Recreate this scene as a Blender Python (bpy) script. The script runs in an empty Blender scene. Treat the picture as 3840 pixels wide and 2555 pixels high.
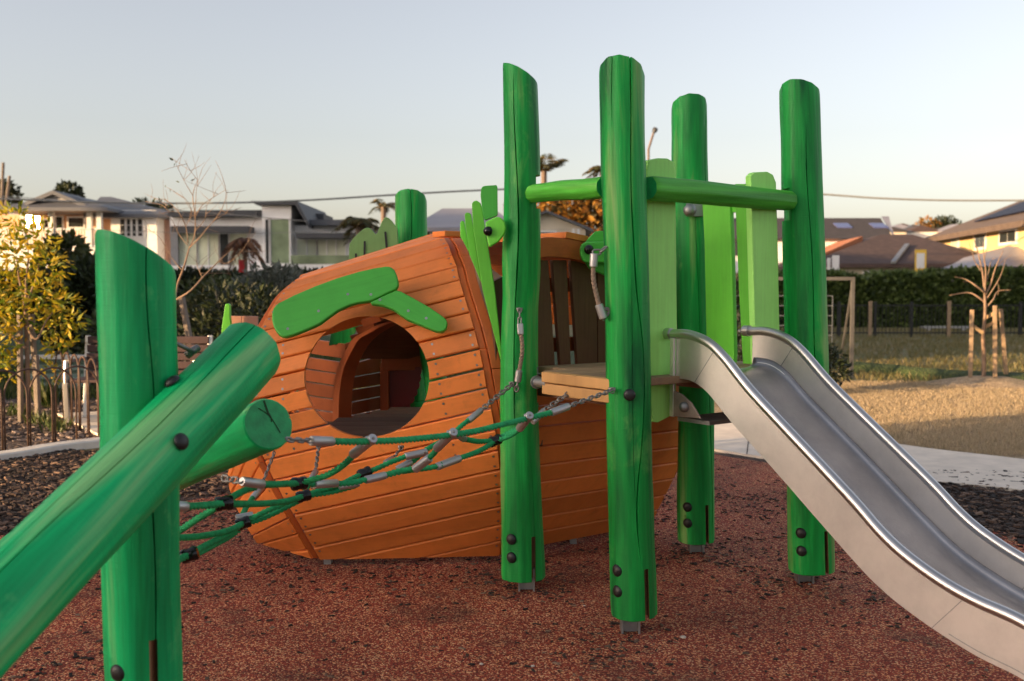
import bpy, bmesh, math, random
from mathutils import Vector, Matrix, noise

# ---------------------------------------------------------------- camera, sky, sun
scene = bpy.context.scene
col = scene.collection
F, CX, CY, HY = 3733.33, 1920.0, 1277.5, 1083.5      # 35 mm lens on a 36 mm sensor, photo pixels
TILT = math.atan((CY - HY) / F)
CAM = Vector((0, 0, 1.4))
cam_d = bpy.data.cameras.new('camera')
cam_d.lens = 35; cam_d.sensor_width = 36; cam_d.clip_start = 0.05; cam_d.clip_end = 2000
cam_d.dof.use_dof = True; cam_d.dof.focus_distance = 4.35; cam_d.dof.aperture_fstop = 3.2
cam = bpy.data.objects.new('camera', cam_d); col.objects.link(cam)
cam.location = CAM; cam.rotation_euler = (math.pi / 2 - TILT, 0, 0)
scene.camera = cam

SUN_ELEV = math.radians(8.0)
SUN_AZ = math.radians(-118.0)         # clockwise from +Y: sun low on the left, behind the camera
to_sun = Vector((math.sin(SUN_AZ) * math.cos(SUN_ELEV), math.cos(SUN_AZ) * math.cos(SUN_ELEV), math.sin(SUN_ELEV)))
world = bpy.data.worlds.new('World'); scene.world = world; world.use_nodes = True
wn = world.node_tree.nodes; wl = world.node_tree.links; wn.clear()
sky = wn.new('ShaderNodeTexSky'); sky.sky_type = 'NISHITA'; sky.sun_disc = False
sky.sun_elevation = SUN_ELEV; sky.sun_rotation = SUN_AZ
sky.altitude = 0; sky.air_density = 1.0; sky.dust_density = 2.3; sky.ozone_density = 1.3
hs = wn.new('ShaderNodeHueSaturation'); hs.inputs['Saturation'].default_value = 0.52
bg = wn.new('ShaderNodeBackground'); bg.inputs['Strength'].default_value = 0.15
wo = wn.new('ShaderNodeOutputWorld')
wl.new(sky.outputs[0], hs.inputs['Color']); wb = wn.new('ShaderNodeMix'); wb.data_type = 'RGBA'; wb.blend_type = 'MULTIPLY'; wb.inputs[0].default_value = 1.0; wb.inputs[7].default_value = (1.06, 0.975, 0.97, 1)
wl.new(hs.outputs[0], wb.inputs[6]); wl.new(wb.outputs[2], bg.inputs[0]); wl.new(bg.outputs[0], wo.inputs[0])
sun_d = bpy.data.lights.new('sun', 'SUN'); sun_d.energy = 5.0; sun_d.angle = math.radians(0.5); sun_d.color = (1.0, 0.66, 0.34)
sun = bpy.data.objects.new('sun', sun_d); col.objects.link(sun)
sun.rotation_euler = (-to_sun).to_track_quat('-Z', 'Y').to_euler(); sun.location = to_sun * 50
vs = scene.view_settings
vs.view_transform = 'Standard'; vs.look = 'None'; vs.gamma = 1; vs.use_curve_mapping = False
vs.exposure = 1.18
scene.cycles.use_denoising = True
scene.cycles.max_bounces = 8
scene.cycles.sample_clamp_indirect = 6

# ---------------------------------------------------------------- helpers
rnd = random.Random(7)
ST, CT = math.sin(TILT), math.cos(TILT)
def ray(px, py):
    u = (px - CX) / F; v = (CY - py) / F
    return Vector((u, CT + v * ST, -ST + v * CT))
def at(px, py, Y):
    d = ray(px, py); return CAM + d * (Y / d.y)
def onplane(px, py, p0, n):
    d = ray(px, py); return CAM + d * ((p0 - CAM).dot(n) / d.dot(n))
def ground(px, py, z=0.0):
    d = ray(px, py); return CAM + d * ((z - CAM.z) / d.z)
def gy(py, z=0.0):
    return ground(CX, py, z).y
def crop(ox, oy, sc):
    return lambda p: (ox + p[0] / sc, oy + p[1] / sc)

def tag(o, label=None, cat=None, group=None, kind=None):
    if label: o['label'] = label
    if cat: o['category'] = cat
    if group: o['group'] = group
    if kind: o['kind'] = kind
    return o
def thing(name, loc, label, cat, group=None):
    o = bpy.data.objects.new(name, None); col.objects.link(o); o.location = loc
    o.empty_display_size = 0.1
    return tag(o, label, cat, group)
def adopt(o, parent):
    if parent is not None:
        o.parent = parent
        m = Matrix.Identity(4); p = parent
        while p is not None:
            m = p.matrix_basis.copy() if p.parent is None else p.matrix_basis.copy()
            break
        # world matrix of parent: its own basis (tops are free, parts built in world space have identity world)
        o.matrix_parent_inverse = wmat(parent).inverted()
    return o
def wmat(o):
    if o.parent is None: return o.matrix_basis.copy()
    return wmat(o.parent) @ o.matrix_parent_inverse @ o.matrix_basis
def link(name, me, parent=None, mat=None, mw=None):
    o = bpy.data.objects.new(name, me); col.objects.link(o)
    if mat is not None and not me.materials: me.materials.append(mat)
    if mw is not None: o.matrix_basis = mw
    return adopt(o, parent)
def uvmap(me, axis, side):
    uv = me.uv_layers.new(name='UVMap')
    for lp in me.loops:
        p = me.vertices[lp.vertex_index].co
        uv.data[lp.index].uv = (p.dot(axis), p.dot(side))
def mesh(name, verts, faces, mat, parent=None, smooth=False, axis=None, mw=None):
    me = bpy.data.meshes.new(name)
    me.from_pydata([tuple(v) for v in verts], [], faces)
    me.validate(); me.update()
    if axis is not None:
        a = Vector(axis).normalized()
        nn = Vector((0, 0, 0))
        for p in me.polygons: nn += p.normal * p.area if p.normal.dot(me.polygons[0].normal) > 0 else Vector((0, 0, 0))
        nn = nn.normalized() if nn.length > 1e-9 else Vector((0, -1, 0))
        s = nn.cross(a)
        s = s.normalized() if s.length > 1e-6 else Vector((0, 0, 1))
        uvmap(me, a, s)
    if smooth:
        for p in me.polygons: p.use_smooth = True
    return link(name, me, parent, mat, mw)
class MB:
    """collects simple solids, builds them as one mesh"""
    def __init__(s): s.v = []; s.f = []
    def add(s, vs, fs):
        b = len(s.v); s.v += [Vector(v) for v in vs]; s.f += [tuple(b + i for i in f) for f in fs]; return s
    def box(s, a, b):
        x0, y0, z0 = a; x1, y1, z1 = b
        return s.add([(x0,y0,z0),(x1,y0,z0),(x1,y1,z0),(x0,y1,z0),(x0,y0,z1),(x1,y0,z1),(x1,y1,z1),(x0,y1,z1)],
                     [(3,2,1,0),(4,5,6,7),(0,1,5,4),(1,2,6,5),(2,3,7,6),(3,0,4,7)])
    def obox(s, c, ax, ay, az):
        c, ax, ay, az = Vector(c), Vector(ax), Vector(ay), Vector(az)
        P = [c + i * ax + j * ay + k * az for k in (-1, 1) for j in (-1, 1) for i in (-1, 1)]
        fl = ax.cross(ay).dot(az) < 0
        fs = [(2,3,1,0),(4,5,7,6),(0,1,5,4),(3,2,6,7),(2,0,4,6),(1,3,7,5)]
        return s.add(P, [tuple(reversed(f)) for f in fs] if fl else fs)
    def bar(s, a, b, w, h=None, up=(0, 0, 1)):
        a, b = Vector(a), Vector(b); d = b - a; L = d.length; d.normalize()
        sd = d.cross(Vector(up))
        if sd.length < 1e-4: sd = d.cross(Vector((0, 1, 0)))
        sd.normalize(); u = sd.cross(d)
        return s.obox((a + b) / 2, d * L / 2, sd * w / 2, u * (h or w) / 2)
    def tube(s, pts, r, n=8, cap=True):
        pts = [Vector(p) for p in pts]; rs = r if isinstance(r, (list, tuple)) else [r] * len(pts)
        b = len(s.v); prev = None
        for i, p in enumerate(pts):
            t = (pts[min(i + 1, len(pts) - 1)] - pts[max(i - 1, 0)]).normalized()
            if prev is None:
                sd = t.cross(Vector((0, 0, 1)))
                if sd.length < 1e-3: sd = t.cross(Vector((0, 1, 0)))
            else: sd = prev - t * prev.dot(t)
            sd.normalize(); prev = sd; u = t.cross(sd)
            for k in range(n):
                a = 2 * math.pi * k / n
                s.v.append(p + (sd * math.cos(a) + u * math.sin(a)) * rs[i])
        for i in range(len(pts) - 1):
            for k in range(n):
                a = b + i * n + k; c = b + i * n + (k + 1) % n
                s.f.append((a, c, c + n, a + n))
        if cap:
            s.f.append(tuple(b + k for k in reversed(range(n))))
            s.f.append(tuple(b + (len(pts) - 1) * n + k for k in range(n)))
        return s
    def build(s, name, mat, parent=None, smooth=False, axis=None, mw=None):
        return mesh(name, s.v, s.f, mat, parent, smooth, axis, mw)

def bez(pts, n=6):
    """Catmull-Rom through points"""
    pts = [Vector(p) for p in pts]
    if len(pts) < 3:
        return [pts[0].lerp(pts[1], i / n) for i in range(n + 1)]
    out = []
    for i in range(len(pts) - 1):
        p0 = pts[max(i - 1, 0)]; p1 = pts[i]; p2 = pts[i + 1]; p3 = pts[min(i + 2, len(pts) - 1)]
        for k in range(n):
            t = k / n
            out.append(0.5 * ((2 * p1) + (p2 - p0) * t + (2 * p0 - 5 * p1 + 4 * p2 - p3) * t * t + (3 * p1 - p0 - 3 * p2 + p3) * t ** 3))
    out.append(pts[-1]); return out
def bevel(o, w, seg=2, ang=30):
    m = o.modifiers.new('bevel', 'BEVEL'); m.width = w; m.segments = seg; m.limit_method = 'ANGLE'; m.angle_limit = math.radians(ang)
    for p in o.data.polygons: p.use_smooth = True
    w2 = o.modifiers.new('wn', 'WEIGHTED_NORMAL'); w2.keep_sharp = False
    return o
def board(name, poly, thick, mat, parent=None, bev=0.005, axis=None, back=None):
    """a polygon of 3-D points (roughly planar) thickened away from the camera side"""
    P = [Vector(p) for p in poly]
    n = Vector((0, 0, 0))
    for i in range(len(P)): n += (P[i]).cross(P[(i + 1) % len(P)])
    n.normalize()
    c = sum(P, Vector()) / len(P)
    if n.dot(CAM - c) < 0: P.reverse(); n = -n
    if back is not None: n = -Vector(back).normalized()
    Q = [p - n * thick for p in P]; N = len(P)
    fs = [tuple(range(N)), tuple(reversed(range(N, 2 * N)))] + [(i, N + i, N + (i + 1) % N, (i + 1) % N) for i in range(N)]
    o = mesh(name, P + Q, fs, mat, parent, axis=axis or (P[1] - P[0]))
    if bev: bevel(o, bev)
    return o
def smoothpoly(pts, n=3):
    P = [Vector((p[0], p[1], 0)) for p in pts]; N = len(P); out = []
    for i in range(N):
        p0, p1, p2, p3 = P[i - 1], P[i], P[(i + 1) % N], P[(i + 2) % N]
        for k in range(n):
            t = k / n
            q = 0.5 * ((2 * p1) + (p2 - p0) * t + (2 * p0 - 5 * p1 + 4 * p2 - p3) * t * t + (3 * p1 - p0 - 3 * p2 + p3) * t ** 3)
            out.append((q.x, q.y))
    return out

# ---------------------------------------------------------------- materials
MATS = {}
def newmat(name):
    m = bpy.data.materials.new(name); m.use_nodes = True; MATS[name] = m
    nt = m.node_tree; b = nt.nodes['Principled BSDF']
    return m, nt, b
def nd(nt, t, **kw):
    n = nt.nodes.new(t)
    for k, v in kw.items():
        if k in n.inputs.keys(): n.inputs[k].default_value = v
        else: setattr(n, k, v)
    return n
def ramp(nt, stops):
    r = nt.nodes.new('ShaderNodeValToRGB'); e = r.color_ramp.elements
    while len(e) < len(stops): e.new(0.5)
    for i, (p, c) in enumerate(stops):
        e[i].position = p; e[i].color = (c[0], c[1], c[2], 1)
    return r
def C3(c): return (c[0], c[1], c[2], 1)
def sc3(c, k): return tuple(min(1, x * k) for x in c)

def plain(name, c, rough=0.6, metal=0.0, var=0.12, scale=4.0, bump=0.0, bscale=60, spec=0.5):
    m, nt, b = newmat(name)
    tc = nd(nt, 'ShaderNodeTexCoord')
    nz = nd(nt, 'ShaderNodeTexNoise', Scale=scale, Detail=6.0, Roughness=0.6)
    nt.links.new(tc.outputs['Object'], nz.inputs['Vector'])
    r = ramp(nt, [(0.3, sc3(c, 1 - var)), (0.7, sc3(c, 1 + var))])
    nt.links.new(nz.outputs[0], r.inputs[0]); nt.links.new(r.outputs[0], b.inputs['Base Color'])
    b.inputs['Roughness'].default_value = rough; b.inputs['Metallic'].default_value = metal
    b.inputs['Specular IOR Level'].default_value = spec
    if bump:
        n2 = nd(nt, 'ShaderNodeTexNoise', Scale=bscale, Detail=4.0)
        nt.links.new(tc.outputs['Object'], n2.inputs['Vector'])
        bp = nd(nt, 'ShaderNodeBump', Strength=bump, Distance=0.01)
        nt.links.new(n2.outputs[0], bp.inputs['Height']); nt.links.new(bp.outputs[0], b.inputs['Normal'])
    return m

def paintwood(name, c, dark=0.75, light=1.15, rough=0.42, grain=0.25, wear=None, dirt=0.25):
    """painted or stained timber, grain along UV u"""
    m, nt, b = newmat(name); L = nt.links.new
    tc = nd(nt, 'ShaderNodeTexCoord'); oi = nd(nt, 'ShaderNodeObjectInfo')
    ad = nd(nt, 'ShaderNodeVectorMath', operation='ADD')
    mul = nd(nt, 'ShaderNodeVectorMath', operation='SCALE'); mul.inputs['Scale'].default_value = 37.0
    cb = nd(nt, 'ShaderNodeCombineXYZ')
    L(oi.outputs['Random'], cb.inputs[0]); L(oi.outputs['Random'], cb.inputs[1]); L(cb.outputs[0], mul.inputs[0])
    L(tc.outputs['UV'], ad.inputs[0]); L(mul.outputs[0], ad.inputs[1])
    mp = nd(nt, 'ShaderNodeMapping'); mp.inputs['Scale'].default_value = (3.0, 70.0, 1.0)
    L(ad.outputs[0], mp.inputs[0])
    g = nd(nt, 'ShaderNodeTexNoise', Scale=1.0, Detail=5.0, Roughness=0.6, Distortion=0.3); L(mp.outputs[0], g.inputs['Vector'])
    big = nd(nt, 'ShaderNodeTexNoise', Scale=5.0, Detail=4.0, Roughness=0.65); L(ad.outputs[0], big.inputs['Vector'])
    mixf = nd(nt, 'ShaderNodeMath', operation='MULTIPLY_ADD'); mixf.inputs[1].default_value = grain; 
    L(g.outputs[0], mixf.inputs[0]); 
    sub = nd(nt, 'ShaderNodeMath', operation='MULTIPLY'); sub.inputs[1].default_value = 1 - grain
    L(big.outputs[0], sub.inputs[0]); L(sub.outputs[0], mixf.inputs[2])
    r = ramp(nt, [(0.32, sc3(c, dark)), (0.5, c), (0.68, sc3(c, light))]); L(mixf.outputs[0], r.inputs[0])
    # piece to piece variation
    hv = nd(nt, 'ShaderNodeHueSaturation'); rv = nd(nt, 'ShaderNodeMapRange'); rv.inputs['To Min'].default_value = 0.80; rv.inputs['To Max'].default_value = 1.14
    L(oi.outputs['Random'], rv.inputs[0]); L(rv.outputs[0], hv.inputs['Value']); L(r.outputs[0], hv.inputs['Color'])
    last = hv.outputs[0]
    # grime smears
    sm = nd(nt, 'ShaderNodeTexNoise', Scale=9.0, Detail=8.0, Roughness=0.75); L(ad.outputs[0], sm.inputs['Vector'])
    sr = ramp(nt, [(0.56, (0, 0, 0)), (0.78, (dirt, dirt, dirt))]); L(sm.outputs[0], sr.inputs[0])
    mx = nd(nt, 'ShaderNodeMix', data_type='RGBA', blend_type='MIX'); L(sr.outputs[0], mx.inputs[0]); L(last, mx.inputs[6])
    mx.inputs[7].default_value = C3(sc3(c, 0.28)); last = mx.outputs[2]
    if wear:
        wnz = nd(nt, 'ShaderNodeTexNoise', Scale=6.0, Detail=10.0, Roughness=0.8); L(ad.outputs[0], wnz.inputs['Vector'])
        wr = ramp(nt, [(0.66, (0, 0, 0)), (0.72, (0.7, 0.7, 0.7))]); L(wnz.outputs[0], wr.inputs[0])
        m2 = nd(nt, 'ShaderNodeMix', data_type='RGBA'); L(wr.outputs[0], m2.inputs[0]); L(last, m2.inputs[6]); m2.inputs[7].default_value = C3(wear); last = m2.outputs[2]
    b.inputs['Specular IOR Level'].default_value = 0.35
    L(last, b.inputs['Base Color'])
    rr = nd(nt, 'ShaderNodeMapRange'); rr.inputs['To Min'].default_value = rough - 0.08; rr.inputs['To Max'].default_value = rough + 0.15
    L(sm.outputs[0], rr.inputs[0]); L(rr.outputs[0], b.inputs['Roughness'])
    bp = nd(nt, 'ShaderNodeBump', Strength=0.25, Distance=0.004); L(g.outputs[0], bp.inputs['Height']); L(bp.outputs[0], b.inputs['Normal'])
    return m

def logpaint(name, c, pale, deep):
    """stained round timber, grain along the object's z axis; worn pale flats and hewing ripples"""
    m, nt, b = newmat(name); L = nt.links.new
    tc = nd(nt, 'ShaderNodeTexCoord'); oi = nd(nt, 'ShaderNodeObjectInfo')
    cb = nd(nt, 'ShaderNodeCombineXYZ'); mu = nd(nt, 'ShaderNodeMath', operation='MULTIPLY'); mu.inputs[1].default_value = 21.0
    L(oi.outputs['Random'], mu.inputs[0]); L(mu.outputs[0], cb.inputs[0]); L(mu.outputs[0], cb.inputs[2])
    ad = nd(nt, 'ShaderNodeVectorMath', operation='ADD'); L(tc.outputs['Object'], ad.inputs[0]); L(cb.outputs[0], ad.inputs[1])
    def nz(scale, vec, det=6.0, ro=0.6, dist=0.0):
        mp = nd(nt, 'ShaderNodeMapping'); mp.inputs['Scale'].default_value = vec; L(ad.outputs[0], mp.inputs[0])
        n = nd(nt, 'ShaderNodeTexNoise', Scale=scale, Detail=det, Roughness=ro, Distortion=dist); L(mp.outputs[0], n.inputs['Vector']); return n
    broad = nz(1.0, (9, 9, 0.9), 4.0, 0.55, 0.4)
    fine = nz(1.0, (70, 70, 2.5), 5.0, 0.65, 0.2)
    blot = nz(1.0, (5, 5, 3), 6.0, 0.7, 0.3)
    r = ramp(nt, [(0.28, deep), (0.45, c), (0.57, sc3(c, 1.35)), (0.70, pale)]); L(broad.outputs[0], r.inputs[0])
    r2 = ramp(nt, [(0.35, (0.62, 0.62, 0.62)), (0.62, (1.12, 1.12, 1.12))]); L(fine.outputs[0], r2.inputs[0])
    mx = nd(nt, 'ShaderNodeMix', data_type='RGBA', blend_type='MULTIPLY'); mx.inputs[0].default_value = 0.55
    L(r.outputs[0], mx.inputs[6]); L(r2.outputs[0], mx.inputs[7])
    # rubbed patches where the stain has gone thin
    r3 = ramp(nt, [(0.60, (0, 0, 0)), (0.70, (0.45, 0.45, 0.45))]); L(blot.outputs[0], r3.inputs[0])
    fm = nd(nt, 'ShaderNodeMath', operation='MULTIPLY'); L(r3.outputs[0], fm.inputs[0]); L(fine.outputs[0], fm.inputs[1])
    mx2 = nd(nt, 'ShaderNodeMix', data_type='RGBA'); L(fm.outputs[0], mx2.inputs[0]); L(mx.outputs[2], mx2.inputs[6]); mx2.inputs[7].default_value = C3(sc3(pale, 1.5))
    L(mx2.outputs[2], b.inputs['Base Color'])
    b.inputs['Roughness'].default_value = 0.46; b.inputs['Specular IOR Level'].default_value = 0.3
    wv = nz(1.0, (6, 6, 130), 3.0, 0.5, 0.5)
    ma = nd(nt, 'ShaderNodeMath', operation='MULTIPLY_ADD'); L(wv.outputs[0], ma.inputs[0]); ma.inputs[1].default_value = 0.35; L(fine.outputs[0], ma.inputs[2])
    bp = nd(nt, 'ShaderNodeBump', Strength=0.35, Distance=0.008); L(ma.outputs[0], bp.inputs['Height']); L(bp.outputs[0], b.inputs['Normal'])
    return m

def speckle(name, stops, scale, bump=0.6, dist=0.006, rough=0.85, patch=None, pscale=0.8, interp_='LINEAR'):
    """loose granules: random colour per cell"""
    m, nt, b = newmat(name); L = nt.links.new
    tc = nd(nt, 'ShaderNodeTexCoord')
    v = nd(nt, 'ShaderNodeTexVoronoi', Scale=scale); L(tc.outputs['Object'], v.inputs['Vector'])
    sp = nd(nt, 'ShaderNodeSeparateColor'); L(v.outputs['Color'], sp.inputs[0])
    r = ramp(nt, stops); r.color_ramp.interpolation = interp_; L(sp.outputs[0], r.inputs[0])
    n = nd(nt, 'ShaderNodeTexNoise', Scale=pscale, Detail=8.0, Roughness=0.7); L(tc.outputs['Object'], n.inputs['Vector'])
    last = r.outputs[0]
    pr = ramp(nt, [(0.35, (0.6, 0.6, 0.6)), (0.65, (1.15, 1.15, 1.15))]); L(n.outputs[0], pr.inputs[0])
    mx = nd(nt, 'ShaderNodeMix', data_type='RGBA', blend_type='MULTIPLY'); mx.inputs[0].default_value = 0.8
    L(last, mx.inputs[6]); L(pr.outputs[0], mx.inputs[7]); last = mx.outputs[2]
    if patch:
        pcol, lo, hi, ps = patch
        n2 = nd(nt, 'ShaderNodeTexNoise', Scale=ps, Detail=9.0, Roughness=0.75); L(tc.outputs['Object'], n2.inputs['Vector'])
        p2 = ramp(nt, [(lo, (0, 0, 0)), (hi, (1, 1, 1))]); L(n2.outputs[0], p2.inputs[0])
        m2 = nd(nt, 'ShaderNodeMix', data_type='RGBA'); L(p2.outputs[0], m2.inputs[0]); L(last, m2.inputs[6]); m2.inputs[7].default_value = C3(pcol); last = m2.outputs[2]
    L(last, b.inputs['Base Color']); b.inputs['Roughness'].default_value = rough
    bp = nd(nt, 'ShaderNodeBump', Strength=bump, Distance=dist); bp.invert = True
    L(v.outputs['Distance'], bp.inputs['Height']); L(bp.outputs[0], b.inputs['Normal'])
    return m

def foliage(name, cols, trans=0.35, rough=0.5):
    m, nt, b = newmat(name); L = nt.links.new
    ge = nd(nt, 'ShaderNodeNewGeometry')
    r = ramp(nt, [(i / (len(cols) - 1), c) for i, c in enumerate(cols)]); L(ge.outputs['Random Per Island'], r.inputs[0])
    L(r.outputs[0], b.inputs['Base Color']); b.inputs['Roughness'].default_value = rough
    tr = nd(nt, 'ShaderNodeBsdfTranslucent'); L(r.outputs[0], tr.inputs[0])
    ms = nd(nt, 'ShaderNodeMixShader'); ms.inputs[0].default_value = trans
    out = nt.nodes['Material Output']; L(b.outputs[0], ms.inputs[1]); L(tr.outputs[0], ms.inputs[2]); L(ms.outputs[0], out.inputs[0])
    return m

M_log = logpaint('green_log', (0.006, 0.29, 0.046), (0.22, 0.44, 0.12), (0.001, 0.10, 0.026))
M_log2 = logpaint('green_log_bright', (0.002, 0.37, 0.110), (0.22, 0.56, 0.20), (0.001, 0.19, 0.050))
M_rail = logpaint('green_rail', (0.08, 0.42, 0.04), (0.20, 0.56, 0.10), (0.03, 0.24, 0.02))
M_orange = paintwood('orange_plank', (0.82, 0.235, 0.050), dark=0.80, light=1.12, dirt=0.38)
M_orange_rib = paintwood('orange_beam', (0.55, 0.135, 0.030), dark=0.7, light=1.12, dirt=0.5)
M_orange_shade = paintwood('orange_shaded', (0.30, 0.075, 0.02), dark=0.8, light=1.1)  # plank orange darkened: the interior's shade is put into the colour
M_brow = paintwood('leaf_green_board', (0.085, 0.50, 0.065), dark=0.85, light=1.1, rough=0.35, grain=0.4, dirt=0.12)
M_panel = paintwood('light_green_board', (0.34, 0.77, 0.17), dark=0.88, light=1.08, rough=0.38, grain=0.55, dirt=0.12)
M_panel2 = paintwood('lime_green_board', (0.17, 0.66, 0.06), dark=0.88, light=1.08, rough=0.38, grain=0.45, dirt=0.15)
M_sage = paintwood('sage_board', (0.17, 0.33, 0.11), dark=0.85, light=1.1, rough=0.5)
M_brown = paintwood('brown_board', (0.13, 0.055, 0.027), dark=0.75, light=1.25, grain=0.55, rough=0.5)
M_deck = paintwood('raw_timber', (0.58, 0.32, 0.12), dark=0.62, light=1.2, grain=0.6, rough=0.55)
M_deckgrey = paintwood('weathered_timber', (0.32, 0.21, 0.12), dark=0.5, light=1.25, grain=0.7, rough=0.7)
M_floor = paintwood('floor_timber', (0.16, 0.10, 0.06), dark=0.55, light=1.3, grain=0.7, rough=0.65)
M_logcap = plain('green_end_grain', (0.012, 0.34, 0.10), 0.5, var=0.25, scale=25, bump=0.1, bscale=120)
M_slot = plain('slot_wood', (0.34, 0.18, 0.09), 0.8, var=0.3, scale=12)
M_red = plain('dark_red_panel', (0.16, 0.012, 0.012), 0.35)
M_black = plain('black_plastic', (0.012, 0.012, 0.013), 0.45, var=0.2)
M_clamp = plain('black_clamp', (0.006, 0.006, 0.007), 0.18, var=0.1)
M_pink = paintwood('faded_orange', (0.62, 0.30, 0.20), dark=0.85, light=1.1, rough=0.45)

def steelmat(name, c, rough, aniso_scale=(2, 60, 60), var=0.25, uv=False):
    m, nt, b = newmat(name); L = nt.links.new
    tc = nd(nt, 'ShaderNodeTexCoord')
    n1 = nd(nt, 'ShaderNodeTexNoise', Scale=5.0, Detail=8.0, Roughness=0.7); L(tc.outputs['Object'], n1.inputs['Vector'])
    mp = nd(nt, 'ShaderNodeMapping'); mp.inputs['Scale'].default_value = (1.2, 160, 1) if uv else aniso_scale; L(tc.outputs['UV' if uv else 'Object'], mp.inputs[0])
    n2 = nd(nt, 'ShaderNodeTexNoise', Scale=4.0, Detail=4.0); L(mp.outputs[0], n2.inputs['Vector'])
    r = ramp(nt, [(0.3, sc3(c, 1 - var)), (0.6, c)]); L(n1.outputs[0], r.inputs[0]); L(r.outputs[0], b.inputs['Base Color'])
    ro = nd(nt, 'ShaderNodeMapRange'); ro.inputs['To Min'].default_value = rough + 0.14; ro.inputs['To Max'].default_value = rough - 0.08
    if uv:
        mm = nd(nt, 'ShaderNodeMath', operation='MULTIPLY_ADD'); L(n2.outputs[0], mm.inputs[0]); mm.inputs[1].default_value = 0.7; hh = nd(nt, 'ShaderNodeMath', operation='MULTIPLY'); L(n1.outputs[0], hh.inputs[0]); hh.inputs[1].default_value = 0.4; L(hh.outputs[0], mm.inputs[2]); L(mm.outputs[0], ro.inputs[0])
    else: L(n1.outputs[0], ro.inputs[0])
    L(ro.outputs[0], b.inputs['Roughness']); b.inputs['Metallic'].default_value = 1.0
    bp = nd(nt, 'ShaderNodeBump', Strength=0.10 if uv else 0.05, Distance=0.002); L(n2.outputs[0], bp.inputs['Height']); L(bp.outputs[0], b.inputs['Normal'])
    return m
M_steel = steelmat('brushed_steel', (0.80, 0.77, 0.74), 0.46, uv=True, var=0.16)
M_bed = steelmat('polished_slide_bed', (0.36, 0.36, 0.375), 0.36, var=0.2, uv=True)
M_rail_st = steelmat('steel_tube', (0.60, 0.59, 0.58), 0.29, var=0.12)
M_ferr = steelmat('aluminium_sleeve', (0.50, 0.49, 0.49), 0.42, var=0.15)
M_chain = steelmat('chain_steel', (0.30, 0.285, 0.27), 0.46, var=0.2)
for m_, k_ in ((M_ferr, 0.8), (M_chain, 0.7)): m_.node_tree.nodes['Principled BSDF'].inputs['Metallic'].default_value = k_
M_galv = steelmat('galvanised_steel', (0.42, 0.43, 0.43), 0.5, var=0.35)
M_rope = plain('green_rope', (0.014, 0.33, 0.11), 0.8, var=0.3, scale=40, bump=0.3, bscale=300)
M_ropetan = plain('tan_rope', (0.30, 0.21, 0.15), 0.8, var=0.2, scale=40, bump=0.3, bscale=300)
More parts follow.
